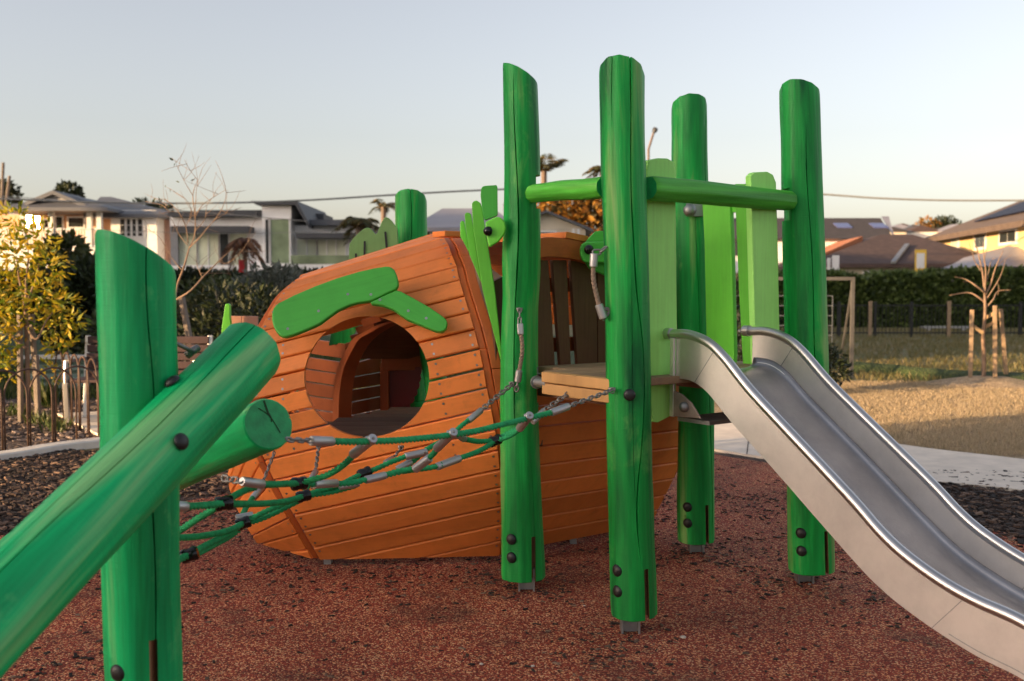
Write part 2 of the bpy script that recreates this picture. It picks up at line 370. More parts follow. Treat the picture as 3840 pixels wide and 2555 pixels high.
# ---------------------------------------------------------------- round timber
def log_obj(name, a, b, r0, r1, mat, parent=None, seed=0, cut0=(0, 0), cut1=(0, 0), cracks=(), nz=56, nseg=44, lump=0.075, facet=0.85, nfac=11, prof=None, cham=0.008, bend=0.012, cuts=()):
    """hewn log from a to b; cut planes tilt the ends; cracks are real grooves; cuts are boxes sunk into it"""
    a, b = Vector(a), Vector(b); ax = b - a; Lg = ax.length; ax.normalize()
    q = Vector((0, 0, 1)).rotation_difference(ax)
    mw = Matrix.Translation(a) @ q.to_matrix().to_4x4()
    off = Vector((seed * 3.17, seed * 1.31, seed * 2.07))
    cr = sorted([dict(zip(('th', 'amp', 't0', 't1', 'd', 'w'), c)) for c in cracks], key=lambda c: c['th'])
    # columns: list of (kind, base theta, crack index, side)
    colsn = []
    if cr:
        for i, c in enumerate(cr):
            nxt = cr[(i + 1) % len(cr)]['th'] + (2 * math.pi if i == len(cr) - 1 else 0)
            span = nxt - c['th']; n = max(3, int(nseg * span / (2 * math.pi)))
            colsn += [(i, 'L'), (i, 'C'), (i, 'R')] + [(i, k / (n + 1)) for k in range(1, n + 1)]
    else:
        colsn = [(-1, k / nseg) for k in range(nseg)]
    def cth(i, t):
        c = cr[i]; return c['th'] + c['amp'] * noise.noise(Vector((t * 3.5 + c['th'], seed + i * 5.1, 0)))
    def act(c, t):
        if t < c['t0'] or t > c['t1']: return 0.0
        e = 0.06
        k = min(1, (t - c['t0'] + 0.004) / e) if c['t0'] > 0.001 else 1
        k2 = min(1, (c['t1'] - t + 0.004) / e) if c['t1'] < 0.999 else 1
        return max(0.0, min(k, k2)) * (0.45 + 0.75 * abs(noise.noise(Vector((t * 9, c['th'], seed)))))
    def rad(th, t):
        z = t * Lg
        r = r0 + (r1 - r0) * t
        if prof:
            for (ta, ka), (tb, kb) in zip(prof[:-1], prof[1:]):
                if ta <= t <= tb: r *= ka + (kb - ka) * (t - ta) / (tb - ta)
        p = Vector((math.cos(th) * 0.9, math.sin(th) * 0.9, z * 1.3)) + off
        r *= 1 + lump * noise.noise(p) + lump * 0.35 * noise.noise(p * 3.1)
        w = 2 * math.pi / nfac
        tt = (th + 0.35 * noise.noise(Vector((z * 1.1, seed, 3.3)))) % w
        fp = math.cos(w / 2) / math.cos(tt - w / 2)
        return r * (1 + facet * (fp - 1))
    def ctr(t):
        k = math.sin(math.pi * t)
        return bend * k * 2 * noise.noise(Vector((t * 1.6, seed, 9))), bend * k * 2 * noise.noise(Vector((t * 1.6, seed, 19)))
    ts = [i / nz for i in range(nz + 1)]
    V, Fc = [], []
    nC = len(colsn)
    def ring(t, scale=1.0, push=0.0):
        cx, cy = ctr(t)
        for (i, s) in colsn:
            dep = 0.0
            if i < 0: th = 2 * math.pi * s
            else:
                c = cr[i]; k = act(c, t); r_ = (r0 + r1) / 2; hw = c['w'] / r_ / 2 * (0.25 + 0.75 * k)
                if s == 'L': th = cth(i, t) - hw
                elif s == 'C': th = cth(i, t); dep = c['d'] * k
                elif s == 'R': th = cth(i, t) + hw
                else:
                    j = (i + 1) % len(cr); t1_ = cth(j, t) + (2 * math.pi if i == len(cr) - 1 else 0)
                    A = cth(i, t) + hw; B = t1_ - cr[j]['w'] / r_ / 2
                    th = A + (B - A) * s
            r = rad(th, t) * scale - dep
            x = math.cos(th) * r + cx; y = math.sin(th) * r + cy
            z0 = cut0[0] * x + cut0[1] * y; z1 = Lg - cut1[0] * x - cut1[1] * y
            V.append((x, y, z0 + (z1 - z0) * t + push))
    ring(0.0, 0.90); 
    ring(0.0, 0.985, cham * 0.5)
    for t in ts[1:-1]: ring(t)
    ring(1.0, 1.0, -cham * 1.2); ring(1.0, 0.985, -cham * 0.35); ring(1.0, 0.93)
    nr = len(V) // nC
    for i in range(nr - 1):
        for k in range(nC):
            p = i * nC + k; p2 = i * nC + (k + 1) % nC
            Fc.append((p, p2, p2 + nC, p + nC))
    def cap(base, rev):
        c = sum((Vector(V[base + k]) for k in range(nC)), Vector()) / nC
        V.append(tuple(c)); ci = len(V) - 1
        for k in range(nC):
            f = (base + k, base + (k + 1) % nC, ci)
            Fc.append(tuple(reversed(f)) if rev else f)
    nside = len(Fc)
    cap(0, True); cap((nr - 1) * nC, False)
    o = mesh(name, V, Fc, mat, None, smooth=True)
    o.data.materials.append(M_logcap)
    for p in o.data.polygons:
        if p.index >= nside: p.material_index = 1
    if cuts:
        o.data.materials.append(M_slot)
        for c_ in cuts:            # boxes in log space
            lo, hi = c_[0], c_[1]
            cb = MB().box(lo, hi).build('cutter', c_[2] if len(c_) > 2 else M_slot)
            md = o.modifiers.new('cut', 'BOOLEAN'); md.operation = 'DIFFERENCE'; md.object = cb; md.solver = 'EXACT'; md.material_mode = 'TRANSFER'
            dg = bpy.context.evaluated_depsgraph_get(); dg.update()
            me = bpy.data.meshes.new_from_object(o.evaluated_get(dg)); o.modifiers.clear(); o.data = me
            bpy.data.objects.remove(cb)
    o.data.set_sharp_from_angle(angle=math.radians(38))
    o.matrix_basis = mw
    return adopt(o, parent)

def dome(name, c, n, r, h, mat, parent, seg=16):
    """a shallow round cap"""
    c, n = Vector(c), Vector(n).normalized()
    s = n.cross(Vector((0, 0, 1))); s = s.normalized() if s.length > 1e-3 else Vector((1, 0, 0)); u = n.cross(s)
    V, Fs = [], []; rings = [(1.0, -0.25), (1.0, 0.0), (0.93, 0.32), (0.75, 0.66), (0.45, 0.9)]
    for k, hh in rings:
        for i in range(seg):
            a = 2 * math.pi * i / seg
            V.append(c + (s * math.cos(a) + u * math.sin(a)) * r * k + n * h * hh)
    V.append(c + n * h)
    for j in range(len(rings) - 1):
        for i in range(seg):
            Fs.append((j * seg + i, j * seg + (i + 1) % seg, (j + 1) * seg + (i + 1) % seg, (j + 1) * seg + i))
    for i in range(seg): Fs.append(((len(rings) - 1) * seg + i, (len(rings) - 1) * seg + (i + 1) % seg, len(V) - 1))
    bm = bmesh.new(); me = bpy.data.meshes.new(name); me.from_pydata([tuple(v) for v in V], [], Fs)
    bm.from_mesh(me); bmesh.ops.recalc_face_normals(bm, faces=bm.faces); bm.to_mesh(me); bm.free()
    for p in me.polygons: p.use_smooth = True
    return link(name, me, parent, mat)

# ---------------------------------------------------------------- play tower: four posts, rails, deck, panels
SD = Vector((0.807, 0.591, 0)).normalized()         # along the platform, away to the right
UD = Vector((0.585, -0.811, 0)).normalized()        # across the platform, towards the slide
tower = thing('play_tower', (0.7, 4.6, 0), 'green log play tower with timber deck, between the carrot house and the slide', 'play tower')
posts = {}
def post(key, foot_px, Y, base_px, top_px, r0, r1, cut1, cracks, seed, slot_th, capdir, prof=None, notches=()):
    foot = at(foot_px[0], foot_px[1], Y); foot.z = 0
    bot = at(base_px[0], base_px[1], Y); top = at(top_px[0], top_px[1], Y); top.z -= abs(cut1[1]) * r1 * 0.95
    L = (top - bot).length
    s = slot_th
    cuts = []
    c, sn = math.cos(s), math.sin(s)
    # slot box is axis aligned in log space: pick the side facing the right front
    cuts.append(((r0 * 0.36, -r0 * 1.3, -0.05), (r0 * 0.36 + 0.018, -r0 * 0.1, 0.21)))
    for sd_, f0, f1, k in notches:
        rr = r0 + (r1 - r0) * (f0 + f1) / 2
        cuts.append(((rr * k, -0.2, L * f0), (0.3, 0.2, L * f1), M_log) if sd_ > 0 else ((-0.3, -0.2, L * f0), (-rr * k, 0.2, L * f1), M_log))
    o = log_obj('post', bot, top, r0, r1, M_log, tower, seed=seed, cut1=cut1, cracks=cracks, prof=prof, cuts=cuts)
    # galvanised H-section foot
    f = MB()
    for k in (-1, 1): f.obox((foot.x + k * 0.034, foot.y, bot.z / 2 + 0.02), (0.004, 0, 0), (0, 0.036, 0), (0, 0, bot.z / 2 + 0.03))
    f.obox((foot.x, foot.y, bot.z / 2 + 0.02), (0.032, 0, 0), (0, 0.0035, 0), (0, 0, bot.z / 2 + 0.028))
    f.build('steel_foot', M_galv, o)
    for k, dz in enumerate((0.115, 0.20)):
        d = Vector(capdir).normalized(); p = bot.lerp(top, dz / L) + d * (r0 * 0.955)
        dome('bolt_cap', p, d, 0.026, 0.012, M_black, o)
    posts[key] = o
    return o
PI = math.pi
post('P1', (1974, 2225), 4.58, (1962, 2165), (1950, 268), 0.106, 0.080, (0.55, 0.12), [(-PI/2 - .30, 0.25, 0.30, 0.97, 0.03, 0.010), (-PI/2 + .62, .2, .03, .25, .012, .004)], 1, 0, (-0.55, -0.85, 0), prof=[(0, 1.0), (.12, .93), (.45, .93), (.55, .90), (.62, .98), (1, 1.0)], notches=((1, .735, .80, .80), (1, .352, .424, .72)))
post('P3', (2362, 2390), 4.009, (2378, 2306), (2332, 222), 0.0955, 0.0885, (0.16, 0.62), [(-PI/2 + .42, 0.5, 0.12, 1.0, 0.03, 0.010), (-PI/2 - .62, .3, .88, 1.0, .012, .004), (-PI/2 + .05, .2, .2, .62, .010, .003)], 2, 0, (-0.78, -0.62, 0))
post('P4', (2610, 2080), 5.24, (2610, 2030), (2585, 360), 0.099, 0.0930, (0.02, 0.52), [(-PI/2 + .75, 0.4, 0.02, 0.95, 0.03, 0.011), (-PI/2 + .1, .25, .4, .8, .012, .005)], 3, 0, (-0.6, -0.8, 0))
post('P5', (3015, 2195), 4.70, (3042, 2140), (2998, 312), 0.108, 0.0915, (0.28, 0.42), [(-PI/2 + .1, 0.3, 0.3, 0.9, 0.026, 0.008), (-PI/2 + .8, .3, .05, .3, .014, .006)], 4, 0, (-0.65, -0.75, 0), notches=((-1, .735, .80, .76),))
# black pivot cap on the front post
dome('bolt_cap', at(2361, 1482, 3.905), (-0.05, -1, 0), 0.024, 0.012, M_black, posts['P3'])

# rails
log_obj('rail', at(1995, 727, 4.50), at(2268, 702, 4.06), 0.0425, 0.0475, M_rail, tower, seed=11, facet=1.0, nfac=9, nz=26, cham=0.02, lump=0.06, bend=0.004)
log_obj('rail', at(2432, 706, 4.06), at(2962, 754, 4.62), 0.0530, 0.0470, M_rail, tower, seed=12, facet=1.0, nfac=9, nz=30, cham=0.02, lump=0.08, bend=0.006)
MB().tube([at(1978, 728, 4.53), at(2000, 727, 4.495)], 0.017, 12).build('rail_pin', M_galv, tower)
# bracket with a big bolt on the rear post
pb = at(2610, 788, 5.125)
bevel(MB().obox(pb, (0.052, 0, 0), (0, 0.006, 0), (0, 0, 0.034)).build('bracket', M_galv, tower), 0.004)
dome('bolt_cap', at(2587, 789, 5.117), (-0.1, -1, 0), 0.033, 0.03, M_galv, tower)

# deck
P1b = Vector((0.064, 4.58, 0)); 
def dk(s, u, z): return P1b + SD * s + UD * u + Vector((0, 0, z))
deck = thing('deck', dk(0.5, 0.35, 0.9), None, None)
deck.parent = tower; deck.matrix_parent_inverse = wmat(tower).inverted()
npl = 7; u0, u1 = -0.03, 0.74
for i in range(npl):
    a = u0 + (u1 - u0) * i / npl + 0.003; b = u0 + (u1 - u0) * (i + 1) / npl - 0.003
    s0 = -0.045 if i >= 2 else 0.09
    c = dk((s0 + 1.12) / 2, (a + b) / 2, 1.022)
    bevel(MB().obox(c, SD * (1.12 - s0) / 2, UD * (b - a) / 2, (0, 0, 0.016)).build('plank', M_deckgrey, deck, axis=SD), 0.004)
for z0, z1, so in ((0.992, 1.038, -0.086), (0.940, 0.988, -0.083)):
    bevel(MB().obox(dk(so + 0.02, 0.455, (z0 + z1) / 2), SD * 0.022, UD * 0.225, (0, 0, (z1 - z0) / 2)).build('fascia_board', M_deck, deck, axis=UD), 0.005)
MB().obox(dk(0.12, 0.3, 0.95), SD * 0.03, UD * 0.33, (0, 0, 0.05)).build('joist', M_brown, deck, axis=UD)
MB().obox(dk(0.98, 0.35, 0.95), SD * 0.03, UD * 0.33, (0, 0, 0.05)).build('joist', M_brown, deck, axis=UD)
MB().tube([dk(-0.065, 0.255, 0.985), dk(-0.06, 0.16, 0.985)], 0.022, 14).tube([dk(-0.06, 0.165, 0.985), dk(-0.058, 0.155, 0.985)], 0.030, 14).build('deck_pin', M_galv, deck, smooth=False)

# side panels
nU = -UD
p_front = dk(0, 0.655, 0)
c8 = crop(2350, 250, 1.3635)
def panel(name, pts, p0, n, th, mat, bev=0.006):
    return board(name, [onplane(x, y, p0, n) for x, y in pts], th, mat, tower, bev, axis=(0, 0, 1))
panel('side_panel', [(2426, 640), (2436, 600), (2470, 593), (2505, 594), (2527, 606), (2534, 640), (2537, 900), (2540, 1240), (2536, 1530), (2526, 1556), (2470, 1586), (2450, 1584), (2430, 1400), (2427, 900)], p_front, UD, 0.035, M_panel)
panel('side_panel', [(2816, 660), (2830, 646), (2880, 644), (2900, 655), (2912, 685), (2918, 900), (2925, 1250), (2928, 1420), (2838, 1420), (2832, 1250), (2822, 900)], p_front, UD, 0.035, M_panel)
p_back = dk(1.0, 0, 0)
for pts, m in (([(2628, 690), (2733, 690), (2742, 900), (2752, 1320), (2750, 1400), (2650, 1400), (2646, 1200), (2640, 900)], M_panel2),
               ([(2753, 690), (2818, 690), (2828, 900), (2836, 1300), (2836, 1400), (2786, 1400), (2770, 1100), (2762, 900)], M_panel2)):
    board('side_panel', [onplane(x, y, p_back, SD) for x, y in pts], 0.03, m, tower, 0.006, axis=(0, 0, 1))
MB().obox(onplane(2745, 775, p_back + SD * 0.03, SD), UD * 0.12, SD * 0.014, (0, 0, 0.03)).build('cross_batten', M_panel2, tower, axis=UD)

# ---------------------------------------------------------------- slide
slide = thing('slide', (1.9, 3.0, 0), 'stainless steel slide with tubular rails running down from the play tower', 'slide')
SL0 = Vector((0.681, 4.159, 0)); SR = SD * 0.495
cz = crop(2450, 1150, 1.1158)
rail_px = [cz(p) for p in ((90,115),(150,118),(230,150),(300,215),(400,340),(520,470),(700,660),(850,820),(950,935),(1050,1030),(1200,1140),(1350,1225),(1550,1315))]
low_px = [cz(p) for p in ((98,300),(165,312),(232,362),(330,482),(550,727),(790,1000),(950,1170),(1130,1312),(1350,1452),(1550,1552))]
nS = SD
def sl_dz(p):
    w = onplane(p[0], p[1], SL0, nS); return ((w - SL0).dot(UD), w.z)
rp = [sl_dz(p) for p in rail_px]; lp = [sl_dz(p) for p in low_px]
def interp(tab, d):
    if d <= tab[0][0]: return tab[0][1]
    for (a, za), (b, zb) in zip(tab[:-1], tab[1:]):
        if a <= d <= b: return za + (zb - za) * (d - a) / (b - a)
    (a, za), (b, zb) = tab[-2], tab[-1]
    return zb + (zb - za) / (b - a) * (d - b)
rp.sort(); lp.sort()
SLIDE_DBG = (rp, lp)
# carry both on past the frame into a flat run-out near the ground
dl = rp[-1][0]; zl = rp[-1][1]; ll = lp[-1][1]
for k, (dd, f1) in enumerate(((0.15, 0.055), (0.32, 0.10), (0.55, 0.13), (0.8, 0.14))):
    rp.append((dl + dd, zl - f1))
dL = lp[-1][0]
for dd, f1 in ((0.15, 0.05), (0.32, 0.09), (0.55, 0.115), (0.85, 0.12)):
    lp.append((dL + dd, ll - f1))
def sp(d, z, w=0.0): return SL0 + UD * d + SD * w + Vector((0, 0, z))
rail_curve = [(p.x, p.z) for p in bez([Vector((d, 0, z)) for d, z in rp], 6)]
dmax = rail_curve[-1][0]
low_s = [(p.x, p.z) for p in bez([Vector((d, 0, z)) for d, z in lp], 6)]
def slide_uv(o):
    uv = o.data.uv_layers.new(name='UVMap')
    for lp_ in o.data.loops:
        p = o.data.vertices[lp_.vertex_index].co; d = (p - SL0).dot(UD)
        uv.data[lp_.index].uv = (d * 1.3, (p - SL0).dot(SD) + (p.z - interp(low_s, d)))
N = 90
ds = [0.012 + (dmax - 0.012) * i / N for i in range(N + 1)]
for side, w in ((0, 0.0), (1, 0.495)):
    inn = 1 if side == 0 else -1
    V, Fs = [], []
    for d in ds:
        zt = interp(rail_curve, d) - 0.012; zb = interp(low_s, d)
        for ww in (w - 0.004 * inn, w + 0.004 * inn):
            V.append(sp(d, zt, ww)); V.append(sp(d, zb, ww))
    for i in range(N):
        a = i * 4; b = a + 4
        Fs += [(a, b, b + 1, a + 1), (a + 2, a + 3, b + 3, b + 2), (a + 1, b + 1, b + 3, a + 3), (a, a + 2, b + 2, b)]
    Fs += [(0, 1, 3, 2), (4 * N, 4 * N + 2, 4 * N + 3, 4 * N + 1)]
    sp_o = mesh('side_wall', V, Fs, M_steel, slide, smooth=True); slide_uv(sp_o); sp_o.data.set_sharp_from_angle(angle=math.radians(40))
    # weld seams across the side wall
    for d in (0.17, 1.235):
        wl_ = MB(); n_ = 5
        for k in range(n_):
            pass
        z0, z1 = interp(rail_curve, d) - 0.02, interp(low_s, d + 0.0)
        sl = 0.10
        wl_.bar(sp(d + sl * 0.5, interp(rail_curve, d + sl * .5) - 0.02, w - 0.0046 * inn), sp(d - sl * 0.5, interp(low_s, d - sl * .5) + 0.002, w - 0.0046 * inn), 0.0022)
        wl_.bar(sp(d + sl * 0.5, interp(rail_curve, d + sl * .5) - 0.02, w + 0.0046 * inn), sp(d - sl * 0.3, interp(low_s, d - sl * .3) + 0.03, w + 0.0046 * inn), 0.0022)
        wl_.build('weld_seam', M_galv, sp_o)
    pts = [sp(-0.045, rail_curve[0][1] + 0.001, w)] + [sp(d, z, w) for d, z in rail_curve]
    MB().tube(pts, 0.0200, 14).build('rail', M_rail_st, slide, smooth=True)
    MB().tube([sp(-0.052, rail_curve[0][1], w), sp(-0.02, rail_curve[0][1], w)], 0.0245, 16).build('rail_collar', M_rail_st, slide, smooth=False)
    dome('rail_bolt', sp(-0.065, rail_curve[0][1] - 0.003, w - 0.012), (-0.5, -0.8, 0.1), 0.012, 0.012, M_chain, slide)
# bed with rounded corners
V, Fs = [], []
sec = [(0.006, 0.055), (0.012, 0.032), (0.028, 0.016), (0.06, 0.009), (0.15, 0.006), (0.2475, 0.005), (0.345, 0.006), (0.435, 0.009), (0.467, 0.016), (0.483, 0.032), (0.489, 0.055)]
for d in ds:
    zb = interp(low_s, d) + 0.012
    if d < 0.14: zb = min(zb, 1.052)
    for w, h in sec: V.append(sp(d, zb + h, w))
ns = len(sec)
for i in range(N):
    for k in range(ns - 1):
        a = i * ns + k; Fs.append((a, a + 1, a + 1 + ns, a + ns))
bd = mesh('slide_bed', V, Fs, M_bed, slide, smooth=True); slide_uv(bd)
m_ = bd.modifiers.new('solid', 'SOLIDIFY'); m_.thickness = 0.004; m_.offset = -1
# weld bead along the far inner corner on the lower half
wv = [sp(d, interp(low_s, d) + 0.046, 0.4815) for d in ds if 1.22 < d < dmax - .3]
wp = MB().tube(wv, 0.0035, 6).build('weld_bead', plain('weld_bright', (0.85, 0.84, 0.82), 0.45, metal=0.6), slide, smooth=True)
wb = [sp(d, interp(low_s, d) + 0.046, 0.4815) for d in ds if 0.03 < d < 0.2]
MB().tube(wb, 0.0030, 6).build('weld_bead', MATS['weld_bright'], slide, smooth=True)
# folded hem line along the lower outside edge
for k in (0.016,):
    MB().tube([sp(d, interp(low_s, d) + 0.018, -0.0045) for d in ds if 1.22 < d < dmax - 0.05], 0.0016, 5).build('hem_line', M_galv, slide, smooth=True)
# end flange bolted to the deck
fl = [sp(0.0, z, 0) for z in (0.86, 1.20)]
for w, inn in ((-0.012, 1), (0.507, -1)):
    bevel(MB().obox(sp(0.0, 1.03, w - 0.0 * inn), UD * 0.012, SD * 0.006, (0, 0, 0.165)).build('end_flange', M_steel, slide), 0.003)
V = [sp(0.015, 0.868, -0.02), sp(0.17, 0.875, -0.02), sp(0.115, 0.935, -0.02), sp(0.06, 0.965, -0.02), sp(0.015, 0.975, -0.02)]
board('bracket_plate', V, 0.008, plain('bracket_steel', (0.42, 0.33, 0.28), 0.45, metal=0.6, var=0.25, scale=14), slide, 0.002)
dome('bracket_bolt', sp(0.085, 0.915, -0.03), (-0.8, -0.6, 0), 0.022, 0.02, M_galv, slide)
MB().obox(sp(0.10, 0.855, 0.25), UD * 0.09, SD * 0.24, (0, 0, 0.008)).build('support_plate', M_galv, slide, axis=SD)
sg = MB()
for w in (0.06, 0.435):
    sg.tube([sp(dmax - 0.35, interp(low_s, dmax - 0.35), w), sp(dmax - 0.35, 0.0, w)], 0.03, 12)
    sg.build('support_leg', M_galv, slide, smooth=True); sg = MB()

# ---------------------------------------------------------------- leaning log frame at the left
frame = thing('log_climbing_frame', (-1.0, 2.7, 0), 'crossed bright green logs bolted to an upright, holding the rope net', 'climbing frame')
lb = at(545, 2555, 2.62); lt = at(508, 872, 2.62); lt.z -= 0.052
dirv = (lb - lt).normalized(); lb = lt + dirv * ((lt.z - 0.07) / -dirv.z)
L0 = log_obj('upright_log', lb, lt, 0.099, 0.101, M_log2, frame, seed=21, cut1=(0.40, 0.45), nz=60, nseg=56,
             cracks=[(-PI/2 + .66, .3, .02, 1.0, .022, .006)], facet=0.55, lump=0.05,
             cuts=[((0.045, -0.13, -0.05), (0.062, -0.02, 0.42))])
f_ = MB()
for k in (-1, 1): f_.obox((lb.x + k * 0.034, lb.y, 0.03), (0.004, 0, 0), (0, 0.036, 0), (0, 0, 0.06))
f_.obox((lb.x, lb.y, 0.03), (0.031, 0, 0), (0, 0.004, 0), (0, 0, 0.058)).build('steel_foot', M_galv, L0)
dome('bolt_cap', at(443, 2523, 2.535), (-0.35, -1, 0), 0.024, 0.012, M_black, L0)
a1 = at(945, 1312, 2.86); b1 = at(118, 2158, 2.06)
d1 = (b1 - a1).normalized(); b1 = a1 + d1 * ((a1.z - 0.03) / -d1.z)
L1 = log_obj('diagonal_log', b1, a1, 0.099, 0.0955, M_log2, frame, seed=22, nz=70, nseg=60, facet=0.55, lump=0.05, cham=0.012, bend=0.02,
             cracks=[(-PI/2 + .12, .35, .35, 1.0, .022, .006), (-PI/2 - .34, .35, .45, .93, .016, .0045)])
a2 = at(1008, 1590, 3.02); b2 = at(490, 1842, 3.9)
d2 = (b2 - a2).normalized(); b2 = a2 + d2 * ((a2.z - 0.03) / -d2.z)
L2 = log_obj('leaning_log', b2, a2, 0.080, 0.082, M_log2, frame, seed=23, nz=50, nseg=44, facet=0.3, cham=0.012,
             cracks=[(0.9, .2, .9, 1.0, .012, .004)], lump=0.03)
for px, py, Y in ((681, 1656, 2.36), (643, 1430, 2.50)):
    pass
axd = (a1 - b1).normalized()
def on_log(a, b, r, px, py):
    """first point where the pixel ray meets the round log"""
    d = ray(px, py).normalized(); o = CAM - a; ax = (b - a).normalized()
    dd = d - ax * d.dot(ax); oo = o - ax * o.dot(ax)
    A = dd.dot(dd); B = 2 * dd.dot(oo); Cc = oo.dot(oo) - r * r
    disc = B * B - 4 * A * Cc
    t = (-B - math.sqrt(max(disc, 0))) / (2 * A); p = CAM + d * t
    n = (p - a) - ax * (p - a).dot(ax)
    return p, n.normalized()
for px, py in ((681, 1656), (645, 1430)):
    p, n = on_log(b1, a1, 0.094, px, py); dome('bolt_cap', p, n, 0.0215, 0.012, M_black, L1)
cn = (a2 - b2).normalized(); cpt = a2 + cn * 0.0012
z6b = crop(600, 1500, 2.412)
ck_ = MB()
for L_, w_ in (((( 940, 5), (958, 60), (975, 112), (1003, 160)), 0.006), (((890, 75), (950, 110), (1000, 152), (1050, 230), (1090, 300)), 0.0025), (((1003, 160), (1010, 200)), 0.003)):
    P_ = [onplane(*z6b(p), cpt, cn) for p in L_]
    for p, q in zip(P_[:-1], P_[1:]): ck_.bar(p, q, w_, 0.001, up=cn)
ck_.build('end_crack', plain('crack_dark', (0.02, 0.05, 0.02), 0.9), L2)
sh = MB().tube([at(652, 1284, 2.7), at(700, 1308, 2.74), at(726, 1322, 2.76)], 0.006, 8)
sh.tube([at(700, 1335, 2.76), at(718, 1320, 2.76), at(742, 1305, 2.78)], 0.011, 8)
sh.build('steel_shackle', M_chain, frame, smooth=True)
# ---------------------------------------------------------------- carrot playhouse
carrot = thing('carrot_playhouse', (-0.5, 5.4, 0), 'orange plank playhouse shaped like a giant carrot, with a round window', 'playhouse')
Rk = [(1640,871,.68),(1652,876,.58),(1664,890,.485),(1681,918,.39),(1694,955,.30),(1711,997,.22),(1722,1048,.155),(1740,1109,.10),(1759,1170,.055),(1778,1235,.02),(1796,1308,.003),(1812,1384,0),(1825,1457,0),(1841,1533,.003),(1856,1613,.012),(1866,1690,.03),(1874,1764,.06),(1880,1830,.105),(1885,1899,.155),(1883,1968,.215),(1878,2029,.275),(1871,2090,.335),(1862,2150,.40)]
YR, YL = 4.70, 4.80
Lc = [(1128,1036),(1103,1052),(1079,1068),(1043,1112),(1010,1172),(974,1228),(955,1300),(946,1390),(942,1483),(944,1570),(955,1640),(989,1720),(1031,1806),(1073,1885),(1116,1954),(1149,2012),(1185,2073),(1215,2125),(1245,2180),(1280,2240),(1310,2300),(1340,2370)]
def isect(x0, y0, s):
    """where the plank line leaving the right rib with slope s meets the left rib curve"""
    best = None
    for (xa, ya), (xb, yb) in zip(Lc[:-1], Lc[1:]):
        fa = ya - (y0 + s * (x0 - xa)); fb = yb - (y0 + s * (x0 - xb))
        if fa * fb <= 0:
            t = fa / (fa - fb) if fa != fb else 0; best = (xa + (xb - xa) * t, ya + (yb - ya) * t)
            return best
    return None
NK = len(Rk)
Rp, Lp = [], []
for i, (x, y, dy) in enumerate(Rk):
    f = i / (NK - 1)
    s = 0.305 - 0.075 * min(1, f / 0.45) + (-0.01 if f > 0.7 else 0)
    if i == 0: l = (1142, 1027)
    elif i == 1: l = (1134, 1032)
    else: l = isect(x, y, s) or Lc[-1]
    Rp.append(at(x, y, YR + dy)); Lp.append(at(l[0], l[1], YL + 0.8 * dy))
# the far half: mirror of the near ring across the ridge, pushed along the ring's own plane
rid = Rp[0]; lrd = Lp[0]
def mirror(P, P0, w, cx):
    d = P - P0
    return Vector((P0.x + (P.y - P0.y) * cx - 0.0 + w * cx, P0.y - (P.y - P0.y) + w, P.z))
BOT = 0.035
def cutbottom(o, z=BOT):
    bm = bmesh.new(); bm.from_mesh(o.data)
    g = bm.verts[:] + bm.edges[:] + bm.faces[:]
    r = bmesh.ops.bisect_plane(bm, geom=g, plane_co=(0, 0, z), plane_no=(0, 0, -1), clear_outer=True)
    es = [e for e in r['geom_cut'] if isinstance(e, bmesh.types.BMEdge)]
    if es: bmesh.ops.contextual_create(bm, geom=es)
    n = len(bm.verts); bm.to_mesh(o.data); bm.free()
    if n == 0:
        bpy.data.objects.remove(o); return None
    return o
def plank(q, nrm, th, mat, parent, gap=0.0045, ch=0.005, name='plank', cut=True):
    """q: four corners a0 a1 (one end) b0 b1 (other end); outer face along nrm; bevelled long edges"""
    a0, a1, b1, b0 = [Vector(p) for p in q]
    wa = (a1 - a0).normalized(); wb = (b1 - b0).normalized()
    gap = gap * rnd.uniform(0.6, 1.5); jit = rnd.uniform(-0.0018, 0.0018)
    n = ((b0 - a0).cross(a1 - a0)).normalized()
    if n.dot(nrm) < 0: n = -n
    a0, a1, b0, b1 = a0 + n * jit, a1 + n * jit, b0 + n * jit, b1 + n * jit
    V = []
    for p0, p1, w in ((a0, a1, wa), (b0, b1, wb)):
        e0, e1 = p0 + w * gap, p1 - w * gap
        V += [e0 - n * th, e0 - n * ch, e0 + w * ch * 1.1, e1 - w * ch * 1.1, e1 - n * ch, e1 - n * th]
    Fs = [(i, i + 1, i + 7, i + 6) for i in range(5)] + [(5, 0, 6, 11)] + [(0, 5, 4, 3, 2, 1), (6, 7, 8, 9, 10, 11)]
    me = bpy.data.meshes.new(name); me.from_pydata([tuple(v) for v in V], [], Fs); me.update()
    bm = bmesh.new(); bm.from_mesh(me); bmesh.ops.recalc_face_normals(bm, faces=bm.faces); bm.to_mesh(me); bm.free()
    uvmap(me, (b0 - a0).normalized(), wa)
    o = link(name, me, parent, mat)
    return cutbottom(o) if cut and min(v.z for v in V) < BOT else o

def sub_empty(name, parent, loc):
    o = bpy.data.objects.new(name, None); col.objects.link(o); o.location = loc; o.empty_display_size = 0.05
    return adopt(o, parent)
flank = sub_empty('window_wall', carrot, (-0.6, 4.75, 0))
tipw = sub_empty('tip_wall', carrot, (-1.3, 5.1, 0))
shoulder = sub_empty('shoulder_wall', carrot, (0.4, 5.0, 0))
front = Vector((0, -1, 0.15))
bplanks = []
for i in range(NK - 1):
    o = plank((Rp[i], Rp[i + 1], Lp[i + 1], Lp[i]), front + Vector((0, 0, 3 if i < 2 else 0)), 0.036, M_orange, flank)
    if o: bplanks.append(o)
